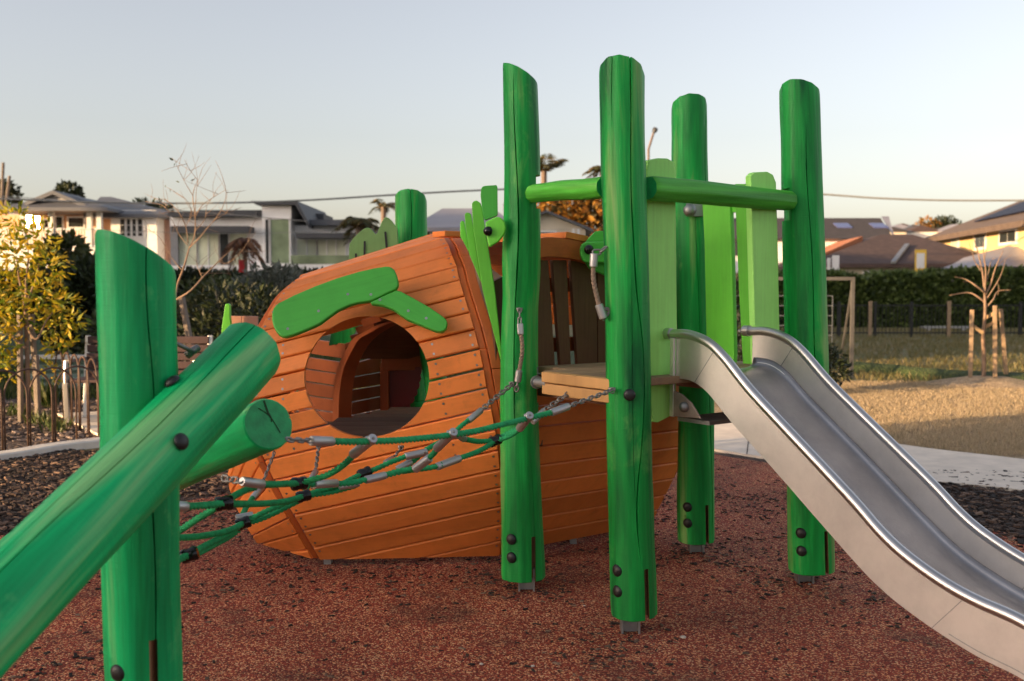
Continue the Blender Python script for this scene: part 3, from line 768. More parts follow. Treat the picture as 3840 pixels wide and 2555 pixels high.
# ridge and far roof of the main part
back0 = [Rp[0] + Vector((-0.06, 0.16, -0.005)), Rp[0] + Vector((-0.13, 0.34, -0.03)), Rp[0] + Vector((-0.2, 0.5, -0.10)), Rp[0] + Vector((-0.27, 0.63, -0.21)), Rp[0] + Vector((-0.33, 0.72, -0.34)), Rp[0] + Vector((-0.38, 0.77, -0.47))]
back1 = [Lp[0] + Vector((-0.05, 0.14, -0.005)), Lp[0] + Vector((-0.1, 0.29, -0.03)), Lp[0] + Vector((-0.15, 0.43, -0.10)), Lp[0] + Vector((-0.2, 0.55, -0.20)), Lp[0] + Vector((-0.24, 0.63, -0.31)), Lp[0] + Vector((-0.28, 0.68, -0.43))]
br, bl = [Rp[0]] + back0, [Lp[0]] + back1
for i in range(len(br) - 1):
    plank((br[i], br[i + 1], bl[i + 1], bl[i]), Vector((0, 0.6, 1)), 0.03, M_orange, flank, gap=0.006)
# round window: cut through the planks
cw = at(1385, 1420, 4.70)
cyl = MB(); nn = 64
V = [Vector((cw.x + 0.303 * math.cos(2 * PI * k / nn), 4.2, cw.z + 0.291 * math.sin(2 * PI * k / nn))) for k in range(nn)]
V += [v + Vector((-0.04, 1.0, 0)) for v in V]
cyl.add(V, [tuple(range(nn)), tuple(reversed(range(nn, 2 * nn)))] + [(k, nn + k, nn + (k + 1) % nn, (k + 1) % nn) for k in range(nn)])
cut = cyl.build('cutter', M_orange_rib)
bm = bmesh.new(); bm.from_mesh(cut.data); bmesh.ops.recalc_face_normals(bm, faces=bm.faces); bm.to_mesh(cut.data); bm.free()
dg = bpy.context.evaluated_depsgraph_get()
newb = []
for o in bplanks[5:18]:
    zs = [v.co.z for v in o.data.vertices]; 
    if max(zs) < cw.z - 0.30 or min(zs) > cw.z + 0.30: continue
    md = o.modifiers.new('cut', 'BOOLEAN'); md.operation = 'DIFFERENCE'; md.object = cut; md.solver = 'EXACT'; newb.append(o)
dg = bpy.context.evaluated_depsgraph_get(); dg.update()
for o in newb:
    me = bpy.data.meshes.new_from_object(o.evaluated_get(dg)); o.modifiers.clear(); o.data = me; me.name = 'plank'
    # a plank the window splits in two becomes two planks
    bm = bmesh.new(); bm.from_mesh(me); bm.verts.ensure_lookup_table()
    seen = set(); isl = []
    for v in bm.verts:
        if v in seen: continue
        st = [v]; seen.add(v); g = []
        while st:
            x = st.pop(); g.append(x)
            for e in x.link_edges:
                y = e.other_vert(x)
                if y not in seen: seen.add(y); st.append(y)
        isl.append(g)
    if len(isl) == 2:
        idx = set(v.index for v in isl[1])
        bm2 = bm.copy()
        bmesh.ops.delete(bm, geom=[v for v in bm.verts if v.index in idx], context='VERTS')
        bm2.verts.ensure_lookup_table()
        bmesh.ops.delete(bm2, geom=[v for v in bm2.verts if v.index not in idx], context='VERTS')
        me2 = me.copy(); bm2.to_mesh(me2); bm.to_mesh(me); bm2.free()
        link('plank', me2, flank)
    bm.free()
bpy.data.objects.remove(cut)

# tip section: planks running steeply down to the left
Lcen = sum((Lp[k] for k in range(4, 18)), Vector()) / 14
Tp = [Lcen + Vector((-0.27, 0.42, -0.40)) + (p - Lcen) * 0.62 for p in Lp]
Lq = [p + Vector((-0.035, 0.03, -0.03)) + (Lcen - p) * 0.015 for p in Lp]
for i in range(0, NK - 1):
    plank((Lq[i], Lq[i + 1], Tp[i + 1], Tp[i]), Vector((-0.5, -1, 0.2)), 0.032, M_orange, tipw)

tb = [Vector((p.x - 0.05, 2 * 5.75 - p.y, p.z)) for p in Tp[::2]]
qb = [Vector((p.x - 0.10, 2 * 5.52 - p.y, p.z)) for p in Lq[::2]]
for i in range(len(tb) - 1):
    plank((qb[i], qb[i + 1], tb[i + 1], tb[i]), Vector((-0.4, 1, 0.2)), 0.03, M_orange_shade, tipw, gap=0.004)
# ribs: bent beams along the ring curves
def rib(name, P, offs, wdir, w, th, mat, parent, joints=(), inset=0.0, outn=None):
    """rectangular beam sweeping along P shifted by offs; split into lengths at joints"""
    idx = [0] + list(joints) + [len(P) - 1]
    for a, b in zip(idx[:-1], idx[1:]):
        seg = P[a:b + 1]
        V, Fs = [], []
        fine = bez(seg, 4)
        for k, p in enumerate(fine):
            t = (fine[min(k + 1, len(fine) - 1)] - fine[max(k - 1, 0)]).normalized()
            n = wdir.cross(t).normalized()
            if outn is not None:
                if n.dot(outn) < 0: n = -n
            elif n.dot(p - ring_c) < 0: n = -n
            c = p + offs - n * inset
            if k == 0: c += t * 0.001
            if k == len(fine) - 1: c -= t * 0.001
            V += [c - wdir * w / 2, c + wdir * w / 2, c + wdir * w / 2 - n * th, c - wdir * w / 2 - n * th]
        for k in range(len(fine) - 1):
            q = k * 4
            Fs += [(q + j, q + (j + 1) % 4, q + 4 + (j + 1) % 4, q + 4 + j) for j in range(4)]
        Fs += [(3, 2, 1, 0), tuple(len(V) - 4 + j for j in range(4))]
        me = bpy.data.meshes.new(name); me.from_pydata([tuple(v) for v in V], [], Fs)
        bm = bmesh.new(); bm.from_mesh(me); bmesh.ops.recalc_face_normals(bm, faces=bm.faces); bm.to_mesh(me); bm.free()
        uvmap(me, (fine[-1] - fine[0]).normalized(), wdir)
        o = link(name, me, parent, mat)
        if min(v.z for v in V) < BOT: o = cutbottom(o)
        if o: bevel(o, 0.004)
ring_c = Vector((-0.6, 5.55, 0.75))
XD = Vector((1, 0.12, 0)).normalized()
Rring = [Rp[0] + Vector((-0.05, 0.1, 0.0))] + Rp
rib('rib_beam', Rring, XD * 0.020, XD, 0.034, 0.09, M_orange_rib, carrot, joints=(6, 11, 17), inset=0.012)
# second, wider arch beam beside it, carrying the shoulder
R2 = [p for p in Rring]
rib('rib_beam', R2, XD * 0.066 + Vector((0.0, -0.012, 0)), XD, 0.048, 0.10, M_orange_rib, carrot, joints=(5, 12, 18), inset=0.004)
rib('rib_beam', Lp, Vector((-0.020, 0.01, -0.012)), XD, 0.028, 0.07, M_orange_rib, carrot, joints=(7, 13), inset=0.014)

# shoulder: level planks below the deck, curving in towards the ground
nC_ = Vector((0.591, -0.807, 0))
C0 = Vector((-0.02, 4.685, 0))
def cs(s, z, tuck): return C0 + SD * s - nC_ * tuck + Vector((0, 0, z))
zt = [(p.z, (p.y - YR) * 1.05) for p in Rp]
for i in range(10, NK - 1):
    (za, ta), (zb, tb_) = zt[i], zt[i + 1]
    if za > 1.02: continue
    e = 1.27
    s_a = max(0.06, (Rp[i].x + 0.05 - C0.x + nC_.x * ta) / SD.x); s_b = max(0.06, (Rp[i + 1].x + 0.05 - C0.x + nC_.x * tb_) / SD.x)
    plank((cs(s_a, za, ta), cs(s_b, zb, tb_), cs(e, zb, tb_), cs(e, za, ta)), nC_, 0.032, M_orange, shoulder)
# rounded end of the shoulder: planks turning away behind the rear post
for i in range(10, NK - 1):
    (za, ta), (zb, tb_) = zt[i], zt[i + 1]
    if za > 1.02: continue
    e = 1.275; w_ = -nC_ * 0.9 + SD * 0.12
    plank((cs(e, za, ta), cs(e, zb, tb_), cs(e, zb, tb_ * 0.8) + w_, cs(e, za, ta * 0.8) + w_), SD, 0.03, M_orange, shoulder)
# arch over the shoulder opening, and the vault planks behind it
arch = []
za_, sa, ha = 1.02, 0.26, 0.630
for k in range(25):
    a = PI * (0.30 + 0.70 * k / 24)
    arch.append(cs(sa - (0.40 if a < PI / 2 else 0.80) * math.cos(a), za_ + ha * (math.sin(a) ** 0.8 if math.sin(a) > 0 else 0), 0.0))
V, Fs = [], []
for side in (0.0, 0.05):
    for p, k in ((p, k) for k in (1.0,) for p in arch): V.append(p - nC_ * side)
    cc = cs(sa, za_, 0) - nC_ * side
    for p in arch: V.append(cc + (p - nC_ * side - cc) * 0.85)
n = len(arch)
for k in range(n - 1):
    Fs += [(k, k + 1, n + k + 1, n + k), (2 * n + k, 3 * n + k, 3 * n + k + 1, 2 * n + k + 1), (k, 2 * n + k, 2 * n + k + 1, k + 1), (n + k, n + k + 1, 3 * n + k + 1, 3 * n + k)]
me = bpy.data.meshes.new('arch_beam'); me.from_pydata([tuple(v) for v in V], [], Fs)
bm = bmesh.new(); bm.from_mesh(me); bmesh.ops.recalc_face_normals(bm, faces=bm.faces); bm.to_mesh(me); bm.free()
uvmap(me, SD, Vector((0, 0, 1))); bevel(link('arch_beam', me, shoulder, M_orange_rib), 0.003)
def vz(p, k): return p + (p - cs(sa, za_, 0)).normalized() * k
for k in range(8, 22, 2):
    a, b = arch[k], arch[k + 2] if k + 2 < len(arch) else arch[-1]
    top = 8 <= k <= 14
    o1 = nC_ * (0.03 if k in (10, 12) else 0.004)
    A0, A1 = vz(a, 0.034) + o1, vz(b, 0.034) + o1
    bk = -nC_ * 1.25
    plank((A0, A1, A1 + bk, A0 + bk), Vector((0, 0, 1)) + (A0 - cs(sa, za_, 0)), 0.030, M_orange, shoulder, gap=0.004)
# ridge board where the vault meets the main roof
bevel(MB().obox(at(1692, 880, 5.02), SD * 0.075, Vector((-SD.y, SD.x, 0)) * 0.06, (0, 0, 0.014)).build('ridge_board', M_orange, carrot, axis=SD), 0.003)

# brown paling screen standing in the opening
ck = crop(1600, 650, 1.96)
def on_c(p, off=0.0): x, y = ck(p); return onplane(x, y, C0 - nC_ * (0.045 + off), nC_)
for poly in ([(690, 640), (895, 640), (945, 1420), (740, 1420)], [(925, 640), (1030, 640), (1062, 1420), (985, 1420)], [(1058, 640), (1248, 640), (1256, 1420), (1112, 1420)], [(1256, 660), (1420, 680), (1420, 1420), (1262, 1420)], [(1428, 680), (1560, 720), (1560, 1420), (1428, 1420)], [(480, 800), (560, 760), (600, 1420), (510, 1420)]):
    board('paling', [on_c(p) for p in poly], 0.025, M_brown, shoulder, 0.003, axis=(0, 0, 1))
for z in (1.12, 1.42):
    MB().obox(cs(0.66, z, 0.11), SD * 0.58, nC_ * 0.02, (0, 0, 0.035)).build('paling_rail', M_orange_shade, shoulder, axis=SD)

# interior: floor, far walls with light between the boards, arch rib, dark red panel
inside = sub_empty('interior', carrot, (-0.6, 5.6, 0.6))
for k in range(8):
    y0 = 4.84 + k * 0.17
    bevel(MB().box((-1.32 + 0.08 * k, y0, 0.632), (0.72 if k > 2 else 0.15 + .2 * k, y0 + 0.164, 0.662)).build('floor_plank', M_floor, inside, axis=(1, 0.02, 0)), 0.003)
ci = crop(1050, 1150, 2.851)
def inn(p, Y): x, y = ci(p); return at(x, y, Y)
# far wall, left of the arch
lines = [(330, 385), (530, 585), (665, 720), (800, 855), (945, 1000), (1092, 1138), (1240, 1290)]
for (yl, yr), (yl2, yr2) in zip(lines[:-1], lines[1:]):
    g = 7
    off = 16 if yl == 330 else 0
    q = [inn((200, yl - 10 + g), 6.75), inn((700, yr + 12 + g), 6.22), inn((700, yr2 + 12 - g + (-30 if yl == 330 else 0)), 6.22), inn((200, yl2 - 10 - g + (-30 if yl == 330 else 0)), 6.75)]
    board('wall_board', q, 0.022, M_orange_shade, inside, 0.002)
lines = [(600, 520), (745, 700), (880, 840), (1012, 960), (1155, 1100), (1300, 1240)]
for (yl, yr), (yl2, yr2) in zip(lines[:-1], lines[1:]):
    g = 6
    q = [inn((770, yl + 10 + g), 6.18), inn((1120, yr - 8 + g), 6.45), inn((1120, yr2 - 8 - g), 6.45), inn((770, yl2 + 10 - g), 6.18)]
    board('wall_board', q, 0.022, M_orange_shade, inside, 0.002)
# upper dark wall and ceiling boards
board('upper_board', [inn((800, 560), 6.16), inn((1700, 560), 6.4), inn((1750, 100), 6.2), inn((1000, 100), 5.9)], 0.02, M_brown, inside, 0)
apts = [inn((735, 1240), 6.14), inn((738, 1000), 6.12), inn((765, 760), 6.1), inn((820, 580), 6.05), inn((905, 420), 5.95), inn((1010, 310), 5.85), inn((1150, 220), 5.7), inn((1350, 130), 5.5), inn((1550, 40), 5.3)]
rib('interior_rib', apts, Vector((0, 0, 0)), Vector((-0.56, 0.83, 0)).normalized(), 0.09, 0.09, M_orange_shade, inside, outn=Vector((1, -0.3, 0.2)))
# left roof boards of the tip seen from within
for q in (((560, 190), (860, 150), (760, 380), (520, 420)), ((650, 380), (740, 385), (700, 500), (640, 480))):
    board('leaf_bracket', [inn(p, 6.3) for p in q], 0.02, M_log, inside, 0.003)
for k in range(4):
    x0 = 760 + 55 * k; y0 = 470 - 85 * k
    board('roof_board', [inn((x0 - 70, y0 - 70), 6.2 - .1 * k), inn((x0 + 120, y0 - 120), 6.0 - .1 * k), inn((x0 + 160, y0 - 60), 6.0 - .1 * k), inn((x0 - 30, y0 + 10), 6.2 - .1 * k)], 0.02, M_orange_shade, inside, 0.002)
# dark red scalloped panel in a frame
sc_pts = [(1140, 690), (1490, 645)]
for k in range(7):
    t = k / 6.0
    cx_ = 1500 - 175 * t ** 1.9; cy_ = 690 + 455 * t
    for a in (-60, 0, 60):
        an = math.radians(a + 25 * t)
        sc_pts.append((cx_ + 16 * math.cos(an), cy_ + 36 * math.sin(an)))
sc_pts += [(1160, 1200)]
board('red_panel', [inn(p, 6.32) for p in sc_pts], 0.02, M_red, inside, 0.002)
bevel(MB().bar(inn((1085, 610), 6.30), inn((1560, 600), 6.36), 0.05, 0.09).build('door_lintel', M_orange_shade, inside, axis=(1, 0, 0)), 0.003)
bevel(MB().bar(inn((1120, 600), 6.31), inn((1122, 1230), 6.31), 0.055, 0.05, up=(0, 1, 0)).build('door_jamb', M_orange_shade, inside, axis=(0, 0, 1)), 0.003)
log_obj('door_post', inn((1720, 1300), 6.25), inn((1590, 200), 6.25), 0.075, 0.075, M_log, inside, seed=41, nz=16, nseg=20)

# brow boards over the window
c3 = crop(800, 850, 1.844)
nb = Vector((0, -math.cos(math.radians(24)), math.sin(math.radians(24))))
p0 = at(1250, 1150, 4.70)
big = smoothpoly([(403, 605), (413, 560), (445, 527), (700, 408), (1000, 308), (1180, 272), (1228, 276), (1258, 302), (1281, 375), (1280, 405), (1262, 432)], 3)[:-3] 
def closed(pts): return [onplane(*c3(p), p0, nb) for p in pts]
bigp = [(403, 640), (404, 600), (413, 562), (445, 528), (560, 470), (700, 410), (850, 355), (1000, 310), (1110, 285), (1190, 272), (1225, 275), (1252, 296), (1268, 330), (1281, 378), (1280, 408), (1262, 430), (1170, 475), (1085, 514), (1000, 524), (930, 545), (860, 580), (790, 630), (740, 668), (705, 685), (620, 722), (560, 746), (505, 762), (475, 760), (452, 747), (432, 722), (415, 690)]
smallp = [(1082, 524), (1175, 478), (1268, 438), (1300, 448), (1380, 490), (1500, 558), (1590, 622), (1610, 640), (1619, 664), (1612, 698), (1597, 718), (1570, 727), (1540, 722), (1440, 682), (1340, 640), (1290, 605), (1240, 570), (1170, 543), (1100, 533)]
board('brow_board', closed(bigp), 0.034, M_brow, carrot, 0.009, axis=(1, 0, 0.35))
board('brow_board', closed(smallp), 0.034, M_brow, carrot, 0.009, axis=(1, 0, -0.5))
# green leaf boards fanning up beside the arch
for poly, Y, m in (([(245, 368), (252, 352), (264, 347), (276, 354), (300, 490), (315, 590), (262, 490), (247, 468)], 4.76, M_panel2),
                ([(280, 305), (286, 293), (302, 288), (324, 298), (330, 320), (365, 560), (402, 810), (388, 775), (312, 592), (283, 370)], 4.71, M_panel2),
                ([(332, 222), (345, 206), (366, 200), (396, 218), (408, 262), (460, 590), (500, 840), (560, 1390), (553, 1416), (535, 1340), (410, 858), (340, 400)], 4.63, M_panel2),
                ([(400, 112), (412, 97), (432, 92), (512, 87), (520, 98), (522, 300), (516, 312), (432, 345), (424, 340), (410, 295), (396, 165)], 4.61, M_brow),
                ([(430, 358), (475, 335), (515, 318), (547, 326), (574, 358), (583, 402), (570, 450), (532, 500), (470, 540), (456, 543), (446, 500)], 4.475, M_panel2)):
    board('leaf_board', [at(*ck(p), Y) for p in poly], 0.045, m, carrot, 0.008, axis=(0, 0, 1))
dome('bolt_cap', at(*ck((452, 426)), 4.47), (-0.75, -0.65, 0), 0.022, 0.022, M_clamp, carrot)
for poly, Y in (([(1165, 505), (1205, 462), (1238, 428), (1275, 422), (1345, 430), (1345, 520), (1165, 520)], 4.93), ([(1128, 560), (1136, 530), (1152, 512), (1175, 504), (1345, 500), (1345, 656), (1165, 658), (1145, 640), (1130, 600)], 4.86), ([(1165, 655), (1345, 650), (1345, 742), (1322, 752), (1298, 748), (1250, 728), (1195, 700)], 4.92)):
    board('leaf_board', [at(*ck(p), Y) for p in poly], 0.05, M_brow, carrot, 0.009, axis=(1, 0, 0))
dome('bolt_cap', at(*ck((1192, 562)), 4.845), (-0.2, -1, 0), 0.024, 0.022, M_clamp, carrot)
# scalloped leaf board and log behind the roof
cq = crop(1250, 720, 4.714)
sp6 = [(275, 1300), (275, 1000), (285, 920), (330, 850), (450, 720), (540, 650), (590, 628), (640, 640), (690, 680), (730, 735), (755, 748), (780, 720), (810, 640), (850, 540), (890, 470), (930, 445), (975, 460), (1030, 510), (1080, 580), (1130, 660), (1170, 1300)]
leafo = board('scalloped_board', [at(*cq(p), 6.30) for p in sp6], 0.03, M_sage, carrot, 0.004, axis=(0, 0, 1))
sl_ = MB()
for (xa, ya), (xb, yb), w in (((555, 870), (548, 1290), 0.012), ((918, 705), (955, 1100), 0.013), ((400, 1090), (405, 1300), 0.012)):
    sl_.bar(at(*cq((xa, ya)), 6.299), at(*cq((xb, yb)), 6.299), w, 0.008, up=(0, 1, 0))
sl_.build('leaf_slot', M_black, leafo)
log_obj('back_post', at(1546, 1500, 6.5), at(1541, 744, 6.5), 0.108, 0.106, M_log, carrot, seed=31, cut1=(0.05, 0.5), cracks=[(-PI/2 + .05, .2, .2, 1.0, .02, .006)], nz=30)
lbk = carrot.children[-1]
gnd = at(1546, 1500, 6.5)
log_obj('back_post', (gnd.x + 0.005, 6.5, 0.05), gnd, 0.108, 0.108, M_log, carrot, seed=31, nz=10, nseg=20)
# faded ledge and green fin beyond the tip
cl = crop(500, 650, 2.613)
board('ledge', [at(*cl(p), 6.9) for p in ((940, 1400), (1060, 1400), (1060, 1560), (940, 1545))], 0.03, M_pink, carrot, 0.003)
board('ledge', [at(*cl(p), 6.9) for p in ((1064, 1400), (1215, 1402), (1215, 1570), (1064, 1560))], 0.03, M_pink, carrot, 0.003)
board('ledge_rim', [at(*cl(p), 6.88) for p in ((940, 1548), (1215, 1568), (1215, 1620), (940, 1600))], 0.03, M_orange, carrot, 0.003)
board('green_fin', [at(*cl(p), 6.8) for p in ((898, 1290), (908, 1279), (930, 1278), (945, 1290), (945, 1400), (960, 1520), (955, 1640), (860, 1640), (865, 1500))], 0.04, M_panel2, carrot, 0.006, axis=(0, 0, 1))
MB().obox(at(1010, 1230, 6.95) * 1.0, (0.25, 0, 0), (0, 0.03, 0), (0, 0, 0.02)).build('ledge_beam', M_orange_rib, carrot, axis=(1, 0, 0))
for px in (905, 1085):
    q = at(px, 1240, 7.0)
    MB().box((q.x - 0.035, 6.97, 0.0), (q.x + 0.035, 7.04, q.z)).build('ledge_leg', M_orange_rib, carrot, axis=(0, 0, 1))
# stubby galvanised feet under the hull
for px, py in ((1228, 2116), (1600, 2085), (2150, 2040)):
    g = ground(px, py)
    MB().box((g.x - 0.018, g.y - 0.006, -0.02), (g.x + 0.018, g.y + 0.05, 0.06)).build('steel_foot', M_galv, carrot)

# screw heads
sv = MB()
def screw(p, n, r=0.0062):
    n = n.normalized(); s = n.cross(Vector((0, 0, 1))).normalized(); u = n.cross(s)
    sv.add([p + n * 0.0006 + (s * math.cos(2 * PI * k / 7) + u * math.sin(2 * PI * k / 7)) * r for k in range(7)], [tuple(range(7))])
def quadscrews(a0, a1, b0, b1, n, fr):
    for f in fr:
        e0 = a0.lerp(b0, f); e1 = a1.lerp(b1, f)
        for g in (0.25, 0.75): 
            p = e0.lerp(e1, g)
            if p.z > BOT + 0.02: screw(p, n)
for i in range(NK - 1):
    n = (Lp[i] - Rp[i]).cross(Rp[i + 1] - Rp[i])
    if n.y > 0: n = -n
    fr = [0.022, 0.978]
    zc = (Rp[i].z + Lp[i].z) / 2
    if 7 <= i <= 14: fr += [0.19, 0.86]
    quadscrews(Rp[i], Rp[i + 1], Lp[i], Lp[i + 1], n, fr)
    n2 = (Tp[i] - Lq[i]).cross(Lq[i + 1] - Lq[i])
    if n2.y > 0: n2 = -n2
    quadscrews(Lq[i], Lq[i + 1], Tp[i], Tp[i + 1], n2, [0.06])
for p in ((515, 708), (728, 585), (930, 469), (1090, 471), (1152, 508), (1348, 584), (1472, 635)):
    screw(onplane(*c3(p), p0, nb) + nb * 0.0015, nb, 0.0072)
so = sv.build('screw_heads', plain('screw_steel', (0.35, 0.34, 0.33), 0.35, metal=1.0, var=0.3), carrot)
tag(so, kind='stuff')
# ---------------------------------------------------------------- rope net
net = thing('rope_net', (-0.3, 3.6, 0.7), 'green rope climbing net with metal sleeves, slung between logs and tower', 'rope net')
z4 = crop(650, 1400, 1.813); z7 = crop(1300, 1400, 2.357)
def rope_mesh(mb, pts, r=0.0105, pitch=0.017, strands=3, step=0.0034):
    pts = bez(pts, 10)
    cum = [0.0]
    for p, q in zip(pts[:-1], pts[1:]): cum.append(cum[-1] + (q - p).length)
    m = max(4, int(cum[-1] / step)); out = []; j = 0
    for i in range(m + 1):
        s = cum[-1] * i / m
        while j < len(pts) - 2 and cum[j + 1] < s: j += 1
        out.append(pts[j].lerp(pts[j + 1], (s - cum[j]) / max(1e-9, cum[j + 1] - cum[j])))
    n = 12; base = len(mb.v); prev = None; s = 0.0
    for i, p in enumerate(out):
        t = (out[min(i + 1, len(out) - 1)] - out[max(i - 1, 0)])
        if t.length < 1e-7: t = Vector((1, 0, 0))
        t.normalize()
        sd = (t.cross(Vector((0, 0, 1))) if prev is None else prev - t * prev.dot(t)); sd.normalize(); prev = sd; u = t.cross(sd)
        if i: s += (out[i] - out[i - 1]).length
        for k in range(n):
            a = 2 * PI * k / n
            rr = r * (0.64 + 0.46 * abs(math.cos(strands * 0.5 * (a - 2 * PI * s / (pitch * strands)))))
            mb.v.append(p + (sd * math.cos(a) + u * math.sin(a)) * rr)
    for i in range(len(out) - 1):
        for k in range(n):
            a = base + i * n + k; c = base + i * n + (k + 1) % n
            mb.f.append((a, c, c + n, a + n))
    mb.f.append(tuple(base + k for k in reversed(range(n)))); mb.f.append(tuple(base + (len(out) - 1) * n + k for k in range(n)))
def rope(pts, r=0.0105, parent=None, mat=None, pitch=0.017):
    mb = MB(); rope_mesh(mb, pts, r, pitch)
    return mb.build('rope', mat or M_rope, parent or net, smooth=True)
def sleeve(a, b, r=0.0145, parent=None, name='metal_sleeve'):
    a, b = Vector(a), Vector(b); d = (b - a).normalized()
    m = MB().tube([a - d * 0.0, a + d * 0.003, b - d * 0.003, b], [r * 0.86, r, r, r * 0.86], 16)
    o = m.build(name, M_ferr, parent or net, smooth=True); o.data.set_sharp_from_angle(angle=math.radians(35)); return o
def chain(a, b, parent=None, sag=0.0, link_l=0.030, wire=0.0034):
    a, b = Vector(a), Vector(b); L = (b - a).length; n = max(2, round(L / (link_l * 0.72)))
    mb = MB()
    for i in range(n):
        f0 = i / n; f1 = (i + 1) / n
        p = a.lerp(b, f0) + Vector((0, 0, -sag * 4 * f0 * (1 - f0))); q = a.lerp(b, f1) + Vector((0, 0, -sag * 4 * f1 * (1 - f1)))
        t = (q - p).normalized(); c = (p + q) / 2
        s = t.cross(Vector((0.3, 1, 0.2))).normalized(); u = t.cross(s)
        w = s if i % 2 else u
        w = (w + (u if i % 2 else s) * 0.35).normalized()
        pts = []
        hl = L / n * 0.5 + 0.0035; hw = link_l * 0.30
        for k in range(14):
            an = 2 * PI * k / 14
            x = math.cos(an); y = math.sin(an)
            pts.append(c + t * ((hl - hw) * (1 if x > 0 else -1) * (0 if abs(x) < .01 else 1) + hw * x) + w * (hw * y))
        pts.append(pts[0])
        mb.tube(pts, wire, 6, cap=False)
    return mb.build('chain', M_chain, parent or net, smooth=True)
def clamp(p, d, parent=None):
    """black two-rope cross clamp: two rounded drums joined by a block"""
    p, d = Vector(p), Vector(d).normalized(); up = Vector((0, 0, 1)); s = d.cross(up).normalized(); u = s.cross(d)
    mb = MB()
    mb.tube([p - d * 0.027, p - d * 0.0262, p - d * 0.021, p - d * 0.008, p - d * 0.007, p + d * 0.007, p + d * 0.008, p + d * 0.021, p + d * 0.0262, p + d * 0.027], [0.014, 0.019, 0.0225, 0.0225, 0.0205, 0.0205, 0.0225, 0.0225, 0.019, 0.014], 18)
    mb.obox(p - s * 0.019, d * 0.007, s * 0.006, u * 0.012)
    o = mb.build('rope_clamp', M_clamp, net, smooth=True); o.data.set_sharp_from_angle(angle=math.radians(40)); return o
def A(p, Y): return at(*z4(p), Y)
def B(p, Y): return at(*z7(p), Y)
def anchor(p, n=(-0.4, -1, 0), parent=None):
    """small bow shackle with a bolt"""
    p = Vector(p); mb = MB(); pts = [p + Vector((0.009 * math.cos(a), -0.006, 0.011 * math.sin(a))) for a in [2 * PI * k / 12 for k in range(13)]]
    mb.tube(pts, 0.0032, 6, cap=False); mb.tube([p + Vector((-0.014, 0, 0.006)), p + Vector((0.014, 0, 0.006))], 0.006, 8); mb.tube([p + Vector((0, 0.03, 0)), p], 0.005, 8)
    return mb.build('shackle', M_chain, parent or net, smooth=True)
# near edge rope
yr = lambda x: 2.78 + (x - 1086) / (2297 - 1086) * (3.93 - 2.78)
def N1(p, f): x, y = f(p); return at(x, y, yr(x))
chain(N1((775, 452), z4), N1((940, 461), z4)); sleeve(N1((935, 460), z4), N1((1082, 464), z4))
rope([N1(p, z4) for p in ((1075, 464), (1200, 467), (1340, 464), (1520, 458), (1720, 440), (1890, 420))] + [N1(p, z7) for p in ((1150, 510), (1400, 450), (1605, 400), (1815, 348))])
sleeve(N1((1805, 350), z7), N1((1960, 293), z7)); chain(N1((1955, 295), z7), N1((2345, 152), z7)); anchor(N1((2345, 152), z7))
for top, leg, f in (((1340, 458), (1222, 552), z4), ((1890, 415), (1790, 512), z4), ((1605, 390), (1528, 490), z7)):
    a = N1(top, f); x, y = f(leg); b = at(x, y, a.y + 0.10)
    d = (b - a).normalized(); sleeve(a - d * 0.022, b, 0.0155)
    sleeve(a + Vector((0.0, 0.0, 0)) - Vector((0.016, 0, 0)), a + Vector((0.016, 0, 0)), 0.0135)
    q = a - d * 0.0235; dome('sleeve_rivet', q, -d, 0.005, 0.003, M_chain, net, seg=10)
# first cross rope from the near edge down to the lower clamp and out to the leaning log
K1 = A((855, 750), 3.30); K2 = A((885, 835), 3.75); K6 = A((345, 885), 2.95); K5 = A((475, 1020), 3.65); K7 = A((110, 1235), 3.1); K4 = A((1300, 680), 3.95); K3 = B((1312, 596), 4.12)
for k, d in ((K1, (1, 0.6, .02)), (K2, (1, .5, .2)), (K6, (1, .4, .05)), (K5, (1, .3, .35)), (K7, (1, .2, .3)), (K4, (1, .5, .35)), (K3, (1, .4, .35))): clamp(k, d)
rope([A((1225, 552), 3.17), A((1160, 620), 3.22), A((1050, 690), 3.27), A((930, 728), 3.29), K1])
rope([K1, A((760, 752), 3.2), A((680, 757), 3.1), A((605, 755), 3.02)]); sleeve(A((610, 756), 3.02), A((466, 735), 2.95)); chain(A((470, 735), 2.95), A((335, 714), 2.99))
rope([K1, A((960, 756), 3.36)]); sleeve(A((955, 757), 3.35), A((1108, 748), 3.48)); rope([A((1095, 752), 3.47), A((1200, 748), 3.52), A((1310, 724), 3.56)])
sleeve(A((1305, 727), 3.56), A((1442, 694), 3.62)); rope([A((1435, 697), 3.62), A((1540, 672), 3.66), A((1645, 645), 3.66)])
sleeve(A((1640, 655), 3.66), A((1745, 575), 3.63), 0.0165); rope([A((1735, 580), 3.64), A((1770, 545), 3.6), A((1800, 505), 3.56)])
# middle ropes
rope([B((1528, 490), 4.02), B((1480, 530), 4.06), B((1400, 572), 4.1), K3]); rope([B((1540, 470), 4.06), B((1460, 515), 4.12), B((1380, 555), 4.14), K3])
rope([K3, B((1180, 605), 4.05), B((1100, 595), 3.98), B((1035, 578), 3.92)]); sleeve(B((1040, 582), 3.93), B((935, 512), 3.82))
rope([K3, B((1240, 650), 4.05), B((1140, 702), 3.98), B((1000, 752), 3.9)]); sleeve(B((1000, 752), 3.9), B((795, 828), 3.82), 0.0155)
rope([A((1830, 620), 3.83), A((1760, 640), 3.82), A((1650, 655), 3.82), A((1560, 668), 3.84)]); rope([A((1700, 640), 3.9), A((1560, 660), 3.92), A((1440, 690), 3.9), A((1330, 720), 3.86)])
